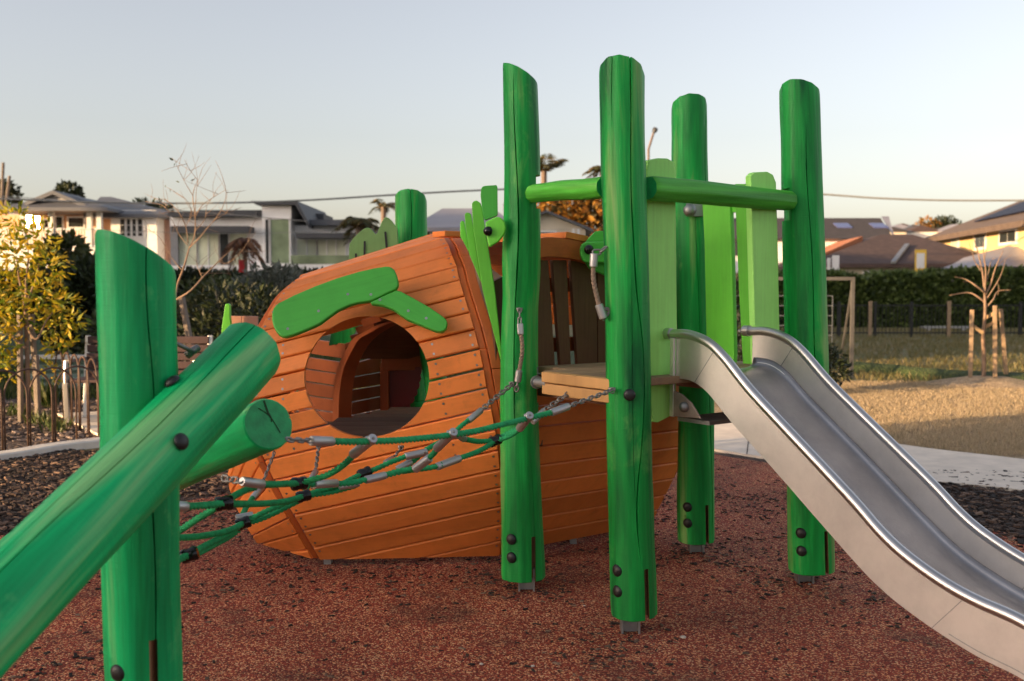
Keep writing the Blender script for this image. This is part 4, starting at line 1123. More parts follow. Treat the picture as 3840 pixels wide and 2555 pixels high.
# rope from the left tower post
chain(B((1458, 100), 4.47), B((1188, 325), 4.30)); anchor(B((1460, 98), 4.47)); sleeve(B((1192, 325), 4.30), B((1075, 422), 4.24))
rope([B((1080, 415), 4.24), B((1020, 462), 4.21), B((960, 515), 4.18), B((860, 590), 4.14), B((770, 640), 4.1), B((705, 675), 4.06)])
sleeve(A((1725, 535), 4.06), A((1575, 568), 4.02), 0.0155); dome('sleeve_rivet', A((1712, 537), 4.03), (0.5, -1, 0), 0.006, 0.004, M_chain, net, seg=10)
rope([A((1690, 545), 4.05), A((1640, 590), 4.06), A((1600, 625), 4.06)]); sleeve(A((1620, 600), 4.06), A((1520, 655), 4.03))
rope([A((1580, 567), 4.02), A((1480, 605), 3.99), A((1390, 645), 3.97), K4]); rope([K4, A((1220, 715), 3.9), A((1130, 760), 3.85), A((1000, 795), 3.8), K2])
rope([A((1250, 760), 3.86), A((1150, 790), 3.85), A((1040, 815), 3.82), K2]); sleeve(A((1130, 775), 3.8), A((1260, 752), 3.85), 0.0125)
# deck chain
chain(B((2062, 108), 4.24), B((1748, 330), 4.12)); anchor(B((2062, 106), 4.24)); sleeve(B((1750, 330), 4.12), B((1640, 432), 4.07))
# lower ropes running out to the left
rope([K2, A((780, 868), 3.62), A((640, 885), 3.4), A((500, 890), 3.2), A((400, 888), 3.04), K6, A((250, 897), 2.88), A((90, 907), 2.78)]); sleeve(A((92, 907), 2.78), A((-10, 905), 2.74))
rope([K6, A((400, 845), 3.0), A((480, 800), 3.1), A((560, 775), 3.18)]); rope([K6, A((290, 915), 2.95), A((170, 985), 2.98), A((50, 1065), 3.02), A((-60, 1130), 3.1)])
rope([K2, A((800, 868), 3.74), A((650, 930), 3.7), A((540, 985), 3.67), K5]); rope([K2 + Vector((0, .03, -.012)), A((820, 885), 3.8), A((680, 955), 3.76), A((560, 1005), 3.72), K5])
rope([K5, A((380, 1068), 3.5), A((250, 1098), 3.35), A((120, 1115), 3.2), A((0, 1118), 3.1), A((-150, 1105), 3.0)])
rope([K5, A((380, 1090), 3.55), A((260, 1150), 3.35), A((160, 1205), 3.18), K7]); rope([K5 + Vector((0, .03, -.012)), A((390, 1105), 3.62), A((270, 1170), 3.4), A((170, 1222), 3.22), K7])
rope([K7, A((50, 1262), 3.05), A((0, 1300), 3.0), A((-80, 1360), 2.95)])
# chains up to the carrot wall
chain(A((688, 538), 4.69), A((608, 745), 4.52)); sleeve(A((606, 772), 4.50), A((535, 852), 4.42)); chain(A((608, 745), 4.52), A((603, 778), 4.50)); rope([A((538, 848), 4.42), A((500, 905), 4.1), A((470, 965), 3.72)]); sleeve(A((540, 962), 3.69), A((425, 985), 3.66), 0.013)
chain(A((988, 500), 4.66), A((966, 672), 4.5)); sleeve(A((968, 668), 4.5), A((935, 725), 4.4), 0.0145); rope([A((938, 720), 4.4), A((905, 790), 4.05), K2]); anchor(A((988, 498), 4.67))
chain(A((1548, 510), 4.68), A((1492, 582), 4.58)); sleeve(A((1494, 580), 4.58), A((1440, 612), 4.52), 0.0145); anchor(A((1548, 508), 4.68))

# grab ropes on the posts
g1 = thing('grab_rope', at(1940, 1300, 4.46), 'short tan grab rope hanging down the post beside the fanned green leaf boards', 'grab rope', 'grab ropes on the tower posts')
z6 = crop(1700, 1000, 1.96)
def G(p, Y): return at(*z6(p), Y)
anchor(G((487, 322), 4.475), parent=g1); chain(G((487, 335), 4.465), G((488, 420), 4.45), g1)
bevel(MB().bar(G((490, 418), 4.45), G((496, 503), 4.445), 0.028, 0.03, up=(0, 1, 0)).build('metal_sleeve', M_ferr, g1), 0.005)
rope([G((497, 498), 4.445), G((505, 560), 4.44), G((506, 630), 4.44), G((496, 700), 4.445), G((484, 768), 4.45)], 0.0095, g1, M_ropetan, 0.017)
sleeve(G((485, 762), 4.45), G((472, 848), 4.455), 0.0155, g1); chain(G((472, 850), 4.455), G((463, 915), 4.46), g1, wire=0.004, link_l=0.034)
g2 = thing('grab_rope', at(2235, 1050, 3.95), 'short tan grab rope hooked to the side of the tallest tower post', 'grab rope', 'grab ropes on the tower posts')
def H(p, Y): return at(*ck(p), Y)
chain(H((1322, 540), 3.97), H((1228, 582), 3.955), g2, sag=0.01, wire=0.004, link_l=0.034)
sleeve(H((1231, 590), 3.955), H((1226, 690), 3.955), 0.0165, g2)
rope([H((1224, 686), 3.955), H((1226, 770), 3.955), H((1240, 860), 3.955), H((1268, 975), 3.955)], 0.0095, g2, M_ropetan, 0.017)
sleeve(H((1265, 965), 3.955), H((1300, 1068), 3.955), 0.0165, g2); chain(H((1300, 1072), 3.955), H((1328, 1010), 3.97), g2, wire=0.004, link_l=0.034); anchor(H((1325, 1008), 3.975), parent=g2)
# ---------------------------------------------------------------- ground
def sheet(name, pts, z, mat, kind='structure', sub=0):
    me = bpy.data.meshes.new(name)
    me.from_pydata([(p[0], p[1], z) for p in pts], [], [tuple(range(len(pts)))])
    me.update()
    if me.polygons[0].normal.z < 0: me.flip_normals()
    o = link(name, me, None, mat); return tag(o, kind=kind)
M_field = speckle('dry_field', [(0, (0.17, 0.12, 0.05)), (0.5, (0.26, 0.18, 0.075)), (1, (0.15, 0.15, 0.05))], 9, bump=0.5, dist=0.05, patch=((0.12, 0.14, 0.045), 0.45, 0.65, 0.35))
M_dry = speckle('dry_lawn', [(0, (0.32, 0.23, 0.14)), (0.5, (0.45, 0.33, 0.20)), (1, (0.53, 0.40, 0.26))], 45, bump=0.8, dist=0.03, patch=((0.12, 0.10, 0.04), 0.50, 0.66, 1.6), pscale=2.5)
M_rubber = speckle('red_rubber', [(0, (0.15, 0.022, 0.014)), (0.26, (0.34, 0.045, 0.022)), (0.58, (0.46, 0.088, 0.040)), (0.76, (0.80, 0.33, 0.14)), (0.90, (0.88, 0.48, 0.25))], 160, bump=1.0, dist=0.005, rough=0.9, patch=((0.055, 0.022, 0.015), 0.53, 0.72, 1.6), pscale=0.9, interp_='CONSTANT')
M_mulch = speckle('dark_bark', [(0, (0.02, 0.012, 0.009)), (0.6, (0.06, 0.035, 0.025)), (1, (0.13, 0.075, 0.052))], 40, bump=1.0, dist=0.02, pscale=2.0)
M_bed2 = speckle('grey_mulch', [(0, (0.04, 0.026, 0.02)), (0.6, (0.10, 0.066, 0.052)), (1, (0.20, 0.14, 0.115))], 28, bump=1.0, dist=0.03, pscale=2.0)
M_conc = plain('pale_concrete', (0.76, 0.66, 0.55), 0.85, var=0.14, scale=5, bump=0.15, bscale=120)
M_conc2 = plain('kerb_concrete', (0.70, 0.65, 0.58), 0.8, var=0.12, scale=6, bump=0.15, bscale=90)
M_grassg = speckle('green_grass', [(0, (0.03, 0.055, 0.012)), (0.5, (0.05, 0.085, 0.018)), (1, (0.09, 0.12, 0.03))], 40, bump=0.8, dist=0.05, pscale=1.5)
sheet('ground', [(-400, -60), (400, -60), (400, 700), (-400, 700)], -0.016, M_field)
def wob(pts, amp, n, sd):
    out = []
    P = [Vector((p[0], p[1], 0)) for p in pts]
    for i in range(len(P)):
        a, b = P[i], P[(i + 1) % len(P)]
        for k in range(n):
            q = a.lerp(b, k / n); q = q + Vector((noise.noise(q * 1.7 + Vector((sd, 0, 0))), noise.noise(q * 1.7 + Vector((0, sd, 5))), 0)) * amp + Vector((noise.noise(q * 9 + Vector((sd, 0, 0))), noise.noise(q * 9), 0)) * amp * 0.35
            out.append((q.x, q.y))
    return out
dryp = [ground(x, y) for x, y in ((2600, 1500), (3110, 1440), (3960, 1425))]
sheet('dry_lawn', wob([(1.0, 6.0), (9.0, 6.5), (14, 8), (14, 15.0), (6, 15.1), (1.0, 14.0)], 0.25, 14, 3), -0.012, M_dry)
sheet('mulch_bed', wob([(-5.2, 3.0), (5.0, 3.0), (5.2, 6.2), (3.6, 7.2), (2.2, 8.4), (-1.5, 8.8), (-3.8, 8.5), (-5.4, 8.0)], 0.12, 10, 8), -0.008, M_mulch)
sheet('garden_bed', wob([(-14, 7.6), (-5.4, 8.3), (-3.6, 8.9), (-1.5, 9.2), (1.2, 9.0), (1.5, 12.5), (-4, 12.8), (-14, 12.6)], 0.1, 10, 5), -0.0045, M_bed2)
sheet('rubber_ground', wob([(-4.5, -2.0), (4.5, -2.0), (3.6, 3.2), (2.75, 5.3), (2.9, 6.6), (2.55, 7.4), (1.75, 8.35), (0.4, 8.2), (-0.9, 7.4), (-2.0, 6.75), (-2.9, 5.6), (-4.0, 3.5)], 0.12, 12, 1), 0.0, M_rubber)
# concrete path curving off to the right
near = [ground(*p) for p in ((2560, 1660), (2690, 1690), (2900, 1725), (3300, 1790), (3560, 1815), (3840, 1845), (4300, 1930))]
far = [ground(*p) for p in ((2400, 1530), (2690, 1572), (2900, 1603), (3200, 1645), (3500, 1688), (3840, 1728), (4300, 1800))]
nb_ = bez(near, 5); fb_ = bez(far, 5)
V = [(p.x, p.y, -0.05) for p in nb_] + [(p.x, p.y, -0.05) for p in fb_] + [(p.x, p.y, 0.012) for p in nb_] + [(p.x, p.y, 0.012) for p in fb_]
n = len(nb_)
Fs = [(2 * n + i, 2 * n + i + 1, 3 * n + i + 1, 3 * n + i) for i in range(n - 1)] + [(i, i + 1, 2 * n + i + 1, 2 * n + i) for i in range(n - 1)] + [(3 * n + i, 3 * n + i + 1, n + i + 1, n + i) for i in range(n - 1)]
tag(mesh('path', V, Fs, M_conc), kind='structure')
jn = MB()
for i in (8, 17, 26):
    if i < n: jn.bar(Vector((nb_[i].x, nb_[i].y, 0.0135)), Vector((fb_[i].x, fb_[i].y, 0.0135)), 0.008, 0.002)
pth = bpy.data.objects['path']; jn.build('path_joint', M_mulch, pth)
# kerb edging at the left
kp = bez([ground(-400, 1760), ground(0, 1722), ground(190, 1690), ground(380, 1666), ground(620, 1640), ground(900, 1625), ground(1250, 1640)], 6)
kv = MB(); prev = None
V, Fs = [], []
for i, p in enumerate(kp):
    t = (kp[min(i + 1, len(kp) - 1)] - kp[max(i - 1, 0)]).normalized(); s = Vector((-t.y, t.x, 0))
    for a, z in ((-0.085, -0.05), (-0.085, 0.042), (-0.072, 0.055), (0.072, 0.055), (0.085, 0.042), (0.085, -0.05)): V.append(Vector((p.x, p.y, 0)) + s * a + Vector((0, 0, z)))
for i in range(len(kp) - 1):
    for k in range(5): Fs.append((i * 6 + k, i * 6 + 6 + k, i * 6 + 7 + k, i * 6 + 1 + k))
kb = mesh('kerb', V, Fs, M_conc2); tag(kb, kind='structure')
# lush grass beyond the garden bed on the left, low green bank on the right
sheet('grass_verge', wob([(-30, 12.4), (-4, 12.6), (2, 12.2), (2, 30), (-30, 30)], 0.2, 8, 11), -0.0125, M_grassg)
bk_ = [ground(*p) for p in ((3060, 1375), (3300, 1400), (3600, 1428), (4000, 1445))]
V, Fs = [], []
bb = bez(bk_, 5)
for p in bb:
    for dy, z in ((-0.6, -0.02), (-0.25, 0.11), (0.0, 0.16), (0.35, 0.13), (0.9, -0.02)): V.append((p.x, p.y + dy, z + 0.02 * noise.noise(p * 2)))
for i in range(len(bb) - 1):
    for k in range(4): Fs.append((i * 5 + k, i * 5 + 5 + k, i * 5 + 6 + k, i * 5 + 1 + k))
tag(mesh('grass_bank', V, Fs, M_grassg, smooth=True), kind='structure')
# mound of dry soil round the young tree
md = ground(3700, 1442)
V, Fs = [(md.x, md.y, 0.12)], []
for j, (r, z) in enumerate(((0.25, 0.115), (0.5, 0.075), (0.8, 0.02), (1.0, -0.03))):
    for k in range(24):
        a = 2 * PI * k / 24; rr = r * (1 + 0.12 * noise.noise(Vector((math.cos(a) * 2, math.sin(a) * 2, j))))
        V.append((md.x + rr * math.cos(a), md.y + rr * math.sin(a) * 0.8, z + 0.02 * noise.noise(Vector((a, r * 5, 2)))))
for k in range(24): Fs.append((0, 1 + k, 1 + (k + 1) % 24))
for j in range(3):
    for k in range(24): Fs.append((1 + j * 24 + k, 1 + (j + 1) * 24 + k, 1 + (j + 1) * 24 + (k + 1) % 24, 1 + j * 24 + (k + 1) % 24))
tag(mesh('soil_mound', V, Fs, M_dry, smooth=True), kind='structure')

# bark chips: thick on the mulch, thinly kicked out over the rubber
def chips(name, spots, mat, smin, smax, lift=0.0):
    mb_v, mb_f = [], []
    for (x, y, z) in spots:
        l = rnd.uniform(smin, smax); w = l * rnd.uniform(0.25, 0.6); h = l * rnd.uniform(0.08, 0.2); a = rnd.uniform(0, PI); tl = rnd.uniform(-0.25, 0.25)
        c, s = math.cos(a), math.sin(a); b = len(mb_v)
        for (i, j, k) in ((-1, -.6, 0), (.7, -1, 0), (1, .7, 0), (-.6, 1, 0), (-.8, -.5, 1), (.6, -.8, 1), (.8, .6, 1), (-.5, .8, 1)):
            px, py = i * l / 2, j * w / 2
            mb_v.append((x + px * c - py * s, y + px * s + py * c, z + k * h + px * tl * (1 if k else 0.2) + h * 0.05))
        mb_f += [(b + 4, b + 5, b + 6, b + 7), (b, b + 1, b + 5, b + 4), (b + 1, b + 2, b + 6, b + 5), (b + 2, b + 3, b + 7, b + 6), (b + 3, b, b + 4, b + 7)]
    o = mesh(name, mb_v, mb_f, mat); return o
M_chip = foliage('bark_chip', [(0.012, 0.008, 0.006), (0.022, 0.013, 0.010), (0.035, 0.021, 0.015), (0.065, 0.037, 0.026), (0.10, 0.058, 0.04), (0.24, 0.15, 0.10)], trans=0.0, rough=0.9)
M_chip2 = foliage('grey_chip', [(0.04, 0.028, 0.024), (0.10, 0.07, 0.055), (0.17, 0.12, 0.10), (0.34, 0.26, 0.22)], trans=0.0, rough=0.9)
sp_ = []
for i in range(9000):
    y = rnd.uniform(5.6, 8.6); x = rnd.uniform(-4.6, -1.2)
    if x < -1.6 - (y < 6.7) * 0.7 or y > 7.0: sp_.append((x, y, 0.0))
for i in range(4500):
    y = rnd.uniform(4.6, 7.6); x = rnd.uniform(2.75, 4.3); sp_.append((x, y, 0.0))
tag(chips('bark_mulch', sp_, M_chip, 0.02, 0.075), 'dark bark chips covering the beds around the rubber ground', 'bark', kind='stuff')
sp_ = []
for i in range(95000):
    y = rnd.uniform(1.9, 8.2); x = rnd.uniform(-2.8, 3.0)
    d = noise.noise(Vector((x * 1.3, y * 1.3, 4))) + 0.6 * noise.noise(Vector((x * 4, y * 4, 9)))
    near_h = max(0, 1 - abs(y - 4.9 - 0.2 * x) / 0.7) if -1.8 < x < 1.8 else 0
    hull = max(0, 1 - abs(y - 6.4) / 1.0) if 0.6 < x < 2.2 else 0
    left = max(0, 1 - abs(y - 6.1) / 0.8) if x < -1.2 else 0
    foot = max([max(0, 1 - math.hypot(x - fx, y - fy) / 0.28) for fx, fy in ((0.06, 4.58), (0.48, 4.01), (0.97, 5.24), (1.38, 4.70))])
    pr = 0.05 + foot * 0.55 + max(0, d - 0.15) * 0.55 + near_h * 0.22 + hull * 0.25 + left * 0.6  # chip litter, thickened near hull and post feet to stand for contact shade
    if rnd.random() < pr * 0.62: sp_.append((x, y, 0.001))
tag(chips('scattered_chips', sp_, M_chip, 0.005, 0.034), 'loose bark chips kicked out over the red rubber ground', 'bark', kind='stuff')
sp_ = []
for i in range(9000):
    y = rnd.uniform(8.2, 12.4); x = rnd.uniform(-7.0, -1.0)
    if y > 8.95 - 0.12 * (x + 3.6): sp_.append((x, y, 0.0))
tag(chips('grey_bark', sp_, M_chip2, 0.03, 0.10), 'pale weathered bark chips in the garden bed behind the kerb', 'bark', kind='stuff')
M_pebble = plain('pale_pebble', (0.55, 0.50, 0.43), 0.7)
def pebble(px, py, r):
    g = ground(px, py); bm = bmesh.new(); bmesh.ops.create_icosphere(bm, subdivisions=2, radius=r)
    for v in bm.verts:
        v.co.z *= 0.55; v.co.x *= 1.2; v.co += v.co * 0.25 * noise.noise(v.co * 40 + Vector((px, 0, 0)))
    me = bpy.data.meshes.new('pebble'); bm.to_mesh(me); bm.free()
    for p in me.polygons: p.use_smooth = True
    o = link('pebble', me, None, M_pebble); o.location = (g.x, g.y, r * 0.35); return o
for px, py, r in ((2560, 2393, 0.011), (2191, 2273, 0.005), (3035, 2193, 0.006), (1998, 2500, 0.007), (1805, 2493, 0.007)):
    tag(pebble(px, py, r), 'small pale pebble lying on the red rubber ground', 'pebble', 'pale pebbles on the rubber')

# ---------------------------------------------------------------- plants
def leaf_quads(pts_dirs, size, asp=0.45, fold=0.25):
    V, Fs = [], []
    for p, d, s in pts_dirs:
        d = d.normalized(); sd = d.cross(Vector((rnd.uniform(-1, 1), rnd.uniform(-1, 1), rnd.uniform(-1, 1))))
        if sd.length < 1e-3: continue
        sd.normalize(); up = sd.cross(d); L = size * s; b = len(V)
        V += [p, p + d * L * 0.45 + sd * L * asp / 2 + up * L * fold * .3, p + d * L, p + d * L * 0.45 - sd * L * asp / 2 + up * L * fold * .3]
        Fs += [(b, b + 1, b + 2, b + 3)]
    return V, Fs
def rdir(zb=0.0):
    while True:
        v = Vector((rnd.uniform(-1, 1), rnd.uniform(-1, 1), rnd.uniform(-1, 1)))
        if 0.05 < v.length < 1: v.normalize(); v.z += zb; return v.normalized()
def clump_leaves(centres, n, size, asp=0.45, zb=0.1, rng=(0.6, 1.3), shell=0.45):
    out = []
    tot = sum(c[1] ** 2 for c in centres)
    for c, r in centres:
        for i in range(int(n * r * r / tot)):
            d = rdir(); p = Vector(c) + Vector((d.x * r, d.y * r, d.z * r * 0.85)) * (shell + (1 - shell) * rnd.random() ** 0.5)
            out.append((p, (d + rdir() * 0.9 + Vector((0, 0, zb))), rnd.uniform(*rng)))
    return leaf_quads(out, size, asp)
F_gold = foliage('golden_leaf', [(0.07, 0.14, 0.012), (0.25, 0.27, 0.012), (0.52, 0.42, 0.012), (0.60, 0.38, 0.02), (0.05, 0.10, 0.012)], trans=0.4)
F_dark = foliage('dark_leaf', [(0.010, 0.018, 0.006), (0.022, 0.034, 0.010), (0.034, 0.050, 0.014), (0.02, 0.022, 0.01)], trans=0.2)
F_hedge = foliage('hedge_leaf', [(0.03, 0.05, 0.012), (0.06, 0.095, 0.022), (0.10, 0.14, 0.034), (0.14, 0.19, 0.05)], trans=0.2)
F_olive = foliage('olive_leaf', [(0.03, 0.045, 0.012), (0.06, 0.08, 0.02), (0.10, 0.11, 0.03), (0.07, 0.07, 0.03)], trans=0.25)
F_grey = foliage('grey_leaf', [(0.10, 0.11, 0.085), (0.16, 0.17, 0.13), (0.07, 0.08, 0.06)], trans=0.2)
F_autumn = foliage('autumn_leaf', [(0.10, 0.06, 0.012), (0.36, 0.15, 0.02), (0.50, 0.26, 0.05), (0.07, 0.06, 0.02), (0.06, 0.05, 0.02)], trans=0.35)
F_dead = foliage('dead_frond', [(0.10, 0.035, 0.02), (0.22, 0.085, 0.04), (0.34, 0.15, 0.05), (0.05, 0.03, 0.02)], trans=0.2)
F_grass = foliage('grass_blade', [(0.03, 0.06, 0.012), (0.06, 0.10, 0.02), (0.11, 0.13, 0.03), (0.16, 0.14, 0.05)], trans=0.3)
F_drygrass = foliage('dry_blade', [(0.34, 0.25, 0.15), (0.46, 0.35, 0.22), (0.56, 0.44, 0.29), (0.24, 0.20, 0.10)], trans=0.3)
M_bark = plain('pale_bark', (0.24, 0.16, 0.11), 0.85, var=0.25, scale=18)
M_bark2 = plain('grey_bark_stem', (0.17, 0.12, 0.09), 0.85, var=0.25, scale=18)
M_stake = plain('timber_stake', (0.30, 0.21, 0.13), 0.8, var=0.2, scale=14)
M_stakeg = plain('weathered_stake', (0.20, 0.16, 0.13), 0.85, var=0.2, scale=14)
M_strap = plain('strap_webbing', (0.36, 0.24, 0.12), 0.8)

def branch(mb, pts, r0, r1, n=6):
    p = bez(pts, 4); mb.tube(p, [r0 + (r1 - r0) * i / (len(p) - 1) for i in range(len(p))], n)
def stake(px0, py0, px1, py1, Y, w, mat, label, group=None):
    a = at(px0, py0, Y); b = at(px1, py1, Y); d = (b - a).normalized()
    if a.z > 0.02: a = a - d * (a.z / d.z)
    a = a - d * 0.05
    mb = MB().bar(a, b, w, w, up=(0.3, 1, 0))
    o = mb.build('timber_stake', mat); bevel(o, 0.006); return tag(o, label, 'stake', group)

# --- leafy golden tree at the left
Yt = 10.4
tb_ = ground(112, 1580)
gt = thing('leafy_tree', (tb_.x, Yt, 0), 'young tree with glossy yellow-green leaves lit gold by the sun', 'tree')
mb = MB()
c1 = crop(0, 1100, 2.413)
def T(p, dy=0): return at(*c1(p), Yt + dy)
b0 = T((265, 1150)); b0.z = -0.03
branch(mb, [b0, T((255, 900)), T((245, 500)), T((235, 140))], 0.030, 0.022, 8)
for pts in (((235, 150), (205, 20), (170, -150), (150, -330)), ((238, 140), (270, 20), (330, -140), (360, -300)), ((240, 300), (330, 420), (420, 250), (530, 110)), ((238, 100), (235, -100), (255, -300), (250, -480)), ((240, 500), (150, 430), (60, 330))):
    branch(mb, [T(p, rnd.uniform(-0.15, 0.15)) for p in pts], 0.016, 0.005, 5)
mb.build('trunk', M_bark, gt, smooth=True)
cen = []
for (x, y, r) in ((60, 820, .20), (150, 890, .22), (60, 960, .26), (180, 990, .24), (-20, 900, .25), (40, 1080, .28), (150, 1100, .28), (240, 1130, .20), (90, 1190, .26), (200, 1220, .20), (270, 1200, .16), (-30, 1180, .28), (0, 1300, .24), (-60, 1050, .3), (210, 1300, .14), (30, 1380, .2), (190, 1390, .14), (240, 1270, .13)):
    cen.append((at(x, y, Yt + rnd.uniform(-0.35, 0.35)), r * 0.92))
V, Fs = clump_leaves(cen, 2000, 0.088, 0.42, zb=0.1, shell=0.1); mesh('crown', V, Fs, F_gold, gt)
for (x0, y0, x1, y1) in ((188, 1170, 180, 190), (345, 1060, 325, 560), (300, 420, 285, 190)):
    a = c1((x0, y0)); b = c1((x1, y1))
    stake(a[0], a[1], b[0], b[1], Yt + (0.1 if x0 == 300 else -0.05), 0.045, M_stakeg, {188: 'tall grey timber stake just in front of the golden-leaved tree', 345: 'dark grey stake hidden low behind the golden tree foliage', 300: 'short grey stake end strapped across to the golden tree trunk'}[x0], 'stakes round the golden tree')

# --- bare sapling behind the upright log
Yb = 9.8
bt = thing('bare_sapling', (at(660, 1500, Yb).x, Yb, 0), 'slender leafless sapling with spreading twigs behind the upright log', 'tree')
mb = MB(); ca = crop(0, 600, 2.24)
def S(p, dy=0): return at(*ca(p), Yb + dy)
base = S((1462, 1500)); base.z = -0.03; 
limbs = [([(1462, 2100), (1465, 1500), (1470, 1180)], .024, .02), ([(1470, 1180), (1490, 1050), (1545, 900), (1590, 740)], .018, .012), ([(1470, 1180), (1600, 1100), (1720, 970), (1840, 850), (1960, 740)], .015, .006),
         ([(1590, 740), (1635, 640), (1640, 480), (1620, 300), (1660, 170)], .011, .004), ([(1590, 740), (1680, 650), (1790, 520), (1900, 450), (2030, 400)], .010, .003),
         ([(1580, 700), (1560, 560), (1500, 440), (1400, 340), (1310, 330)], .008, .003), ([(1640, 480), (1700, 380), (1800, 310), (1900, 250)], .006, .002), ([(1620, 300), (1560, 200), (1490, 60), (1470, 5)], .005, .002),
         ([(1790, 520), (1860, 420), (1900, 280), (1860, 120), (1810, 5)], .006, .002), ([(1660, 170), (1600, 90), (1550, 0)], .004, .002), ([(1500, 440), (1420, 430), (1360, 380), (1220, 350)], .005, .002), ([(1580, 720), (1500, 620), (1440, 500), (1340, 440)], .006, .002),
         ([(1635, 600), (1720, 500), (1740, 380), (1820, 280)], .005, .002), ([(1840, 850), (1900, 870), (2000, 800), (2150, 600)], .005, .002), ([(1560, 560), (1610, 450), (1560, 330), (1400, 230)], .005, .002), ([(1530, 930), (1440, 820), (1330, 640), (1190, 560)], .006, .002), ([(1700, 990), (1660, 900), (1640, 800)], .005, .002), ([(1640, 480), (1650, 250), (1680, 130)], .005, .002)]
for pts, r0, r1 in limbs:
    dy = 0; P = []
    for p in pts: P.append(S(p, dy)); dy += rnd.uniform(-0.12, 0.12)
    branch(mb, P, r0 * 0.72, r1 * 0.7, 5)
    if r0 < 0.011:
        for _ in range(4):
            i = rnd.randrange(len(P) - 1); q = P[i].lerp(P[i + 1], rnd.random()); d = rdir(0.6); branch(mb, [q, q + d * 0.12 + Vector((rnd.uniform(-.03, .03), 0, 0)), q + d * rnd.uniform(.2, .34)], 0.0025, 0.001, 4)
mb.build('trunk', M_bark, bt, smooth=True)
V, Fs = leaf_quads([(S((x + rnd.uniform(-25, 25), y + rnd.uniform(-25, 25))), rdir(-0.3), rnd.uniform(.5, 1)) for x, y in ((1470, 20), (1480, 40), (1405, 220), (1410, 240), (1330, 330), (1370, 310), (1330, 320), (1510, 190), (1650, 160), (1415, 350), (1660, 1000), (1650, 980))], 0.06); mesh('last_leaves', V, Fs, F_olive, bt)

# --- young bare tree with three stakes on the dry lawn
Yy = md.y
yt = thing('young_bare_tree', (md.x, Yy, 0), 'young leafless tree between three timber stakes on a dry mound, lit orange', 'tree')
mb = MB(); cr_ = crop(3000, 700, 1.96)
def Q(p, dy=0): return at(*cr_(p), Yy + dy)
b0 = Q((1347, 1450)); b0.z = 0.05
for pts, r0, r1 in (([(1347, 1450), (1352, 1250), (1345, 1100), (1360, 950), (1358, 790)], .042, .032), ([(1358, 850), (1290, 800), (1230, 780), (1100, 800)], .022, .008), ([(1358, 780), (1280, 720), (1210, 680), (1140, 665)], .02, .007), ([(1358, 800), (1400, 720), (1440, 590), (1495, 470)], .022, .008), ([(1358, 800), (1345, 660), (1330, 570), (1300, 440)], .022, .007), ([(1358, 780), (1365, 620), (1350, 500), (1345, 400)], .02, .006), ([(1360, 900), (1420, 830), (1455, 770), (1550, 760)], .018, .006), ([(1370, 830), (1440, 720), (1480, 640), (1510, 540)], .014, .005), ([(1290, 720), (1240, 700), (1200, 700)], .01, .004), ([(1330, 620), (1280, 540), (1240, 400)], .01, .004), ([(1345, 600), (1290, 560), (1270, 480)], .01, .004), ([(1375, 700), (1400, 560), (1440, 520)], .01, .003), ([(1455, 800), (1460, 740), (1450, 700)], .008, .003), ([(1350, 560), (1370, 470), (1385, 400)], .01, .003), ([(1440, 590), (1500, 540), (1560, 500)], .008, .003), ([(1345, 660), (1310, 500), (1270, 360)], .012, .004)):
    branch(mb, [Q(p, rnd.uniform(-.1, .1) if i else 0) for i, p in enumerate(pts)], r0 * 0.78, r1 * 0.6, 6)
mb.build('trunk', M_bark, yt, smooth=True)
for (x0, y0, x1, y1, dy) in ((1250, 1440, 1265, 905, 0.0), (1433, 1470, 1432, 875, -0.1), (1520, 1450, 1475, 900, 0.15)):
    a = cr_((x0, y0)); b = cr_((x1, y1)); stake(a[0], a[1], b[0], b[1], Yy + dy, 0.055, M_stake, {1250: 'upright pale stake tied to the bare tree by a sloping lower strap', 1433: 'upright pale stake tied to the bare tree by a broad level strap', 1520: 'pale stake slanting away outside the bare young tree'}[x0], 'stakes round the bare young tree')
for i, (p, q) in enumerate((((1275, 1025), (1345, 1080)), ((1355, 1035), (1432, 995)), ((1370, 965), (1420, 935)))):
    o = MB().bar(Q(p, 0.0), Q(q, -0.05), 0.012, 0.05, up=(0.2, 0.1, 1)).build('tree_tie', M_strap, yt)

# --- hedges
def hedge(name, a, b, z0, z1, depth, n, size, mat, label, cat='hedge', bumpy=0.25, core=True):
    a, b = Vector((a[0], a[1], 0)), Vector((b[0], b[1], 0)); d = (b - a); L = d.length; d.normalize(); s = Vector((-d.y, d.x, 0))
    o = thing(name, (a + b) / 2, label, cat); out = []
    for i in range(n):
        t = rnd.random() * L; k = rnd.random()
        top = z1 + bumpy * noise.noise(Vector((t * 0.5, a.x, 0))) + bumpy * .5 * noise.noise(Vector((t * 2.1, a.x, 4)))
        if k < 0.62: p = a + d * t - s * (depth / 2 + 0.25 * noise.noise(Vector((t * .8, rnd.random(), 1)))) * 1.0; p.z = z0 + (top - z0) * rnd.random()
        else: p = a + d * t + s * rnd.uniform(-depth / 2, depth / 2); p.z = top + rnd.uniform(-0.15, 0.1)
        out.append((p, rdir(0.3) - s * 0.5, rnd.uniform(.6, 1.4)))
    V, Fs = leaf_quads(out, size, 0.5); lo = mesh('foliage', V, Fs, mat, o); 
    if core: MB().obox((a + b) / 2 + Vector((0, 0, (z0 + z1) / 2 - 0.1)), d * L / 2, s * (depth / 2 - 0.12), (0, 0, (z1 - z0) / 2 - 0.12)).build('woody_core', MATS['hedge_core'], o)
    return o
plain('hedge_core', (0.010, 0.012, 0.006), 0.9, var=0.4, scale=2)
zh = lambda y, Y: at(1920, y, Y).z
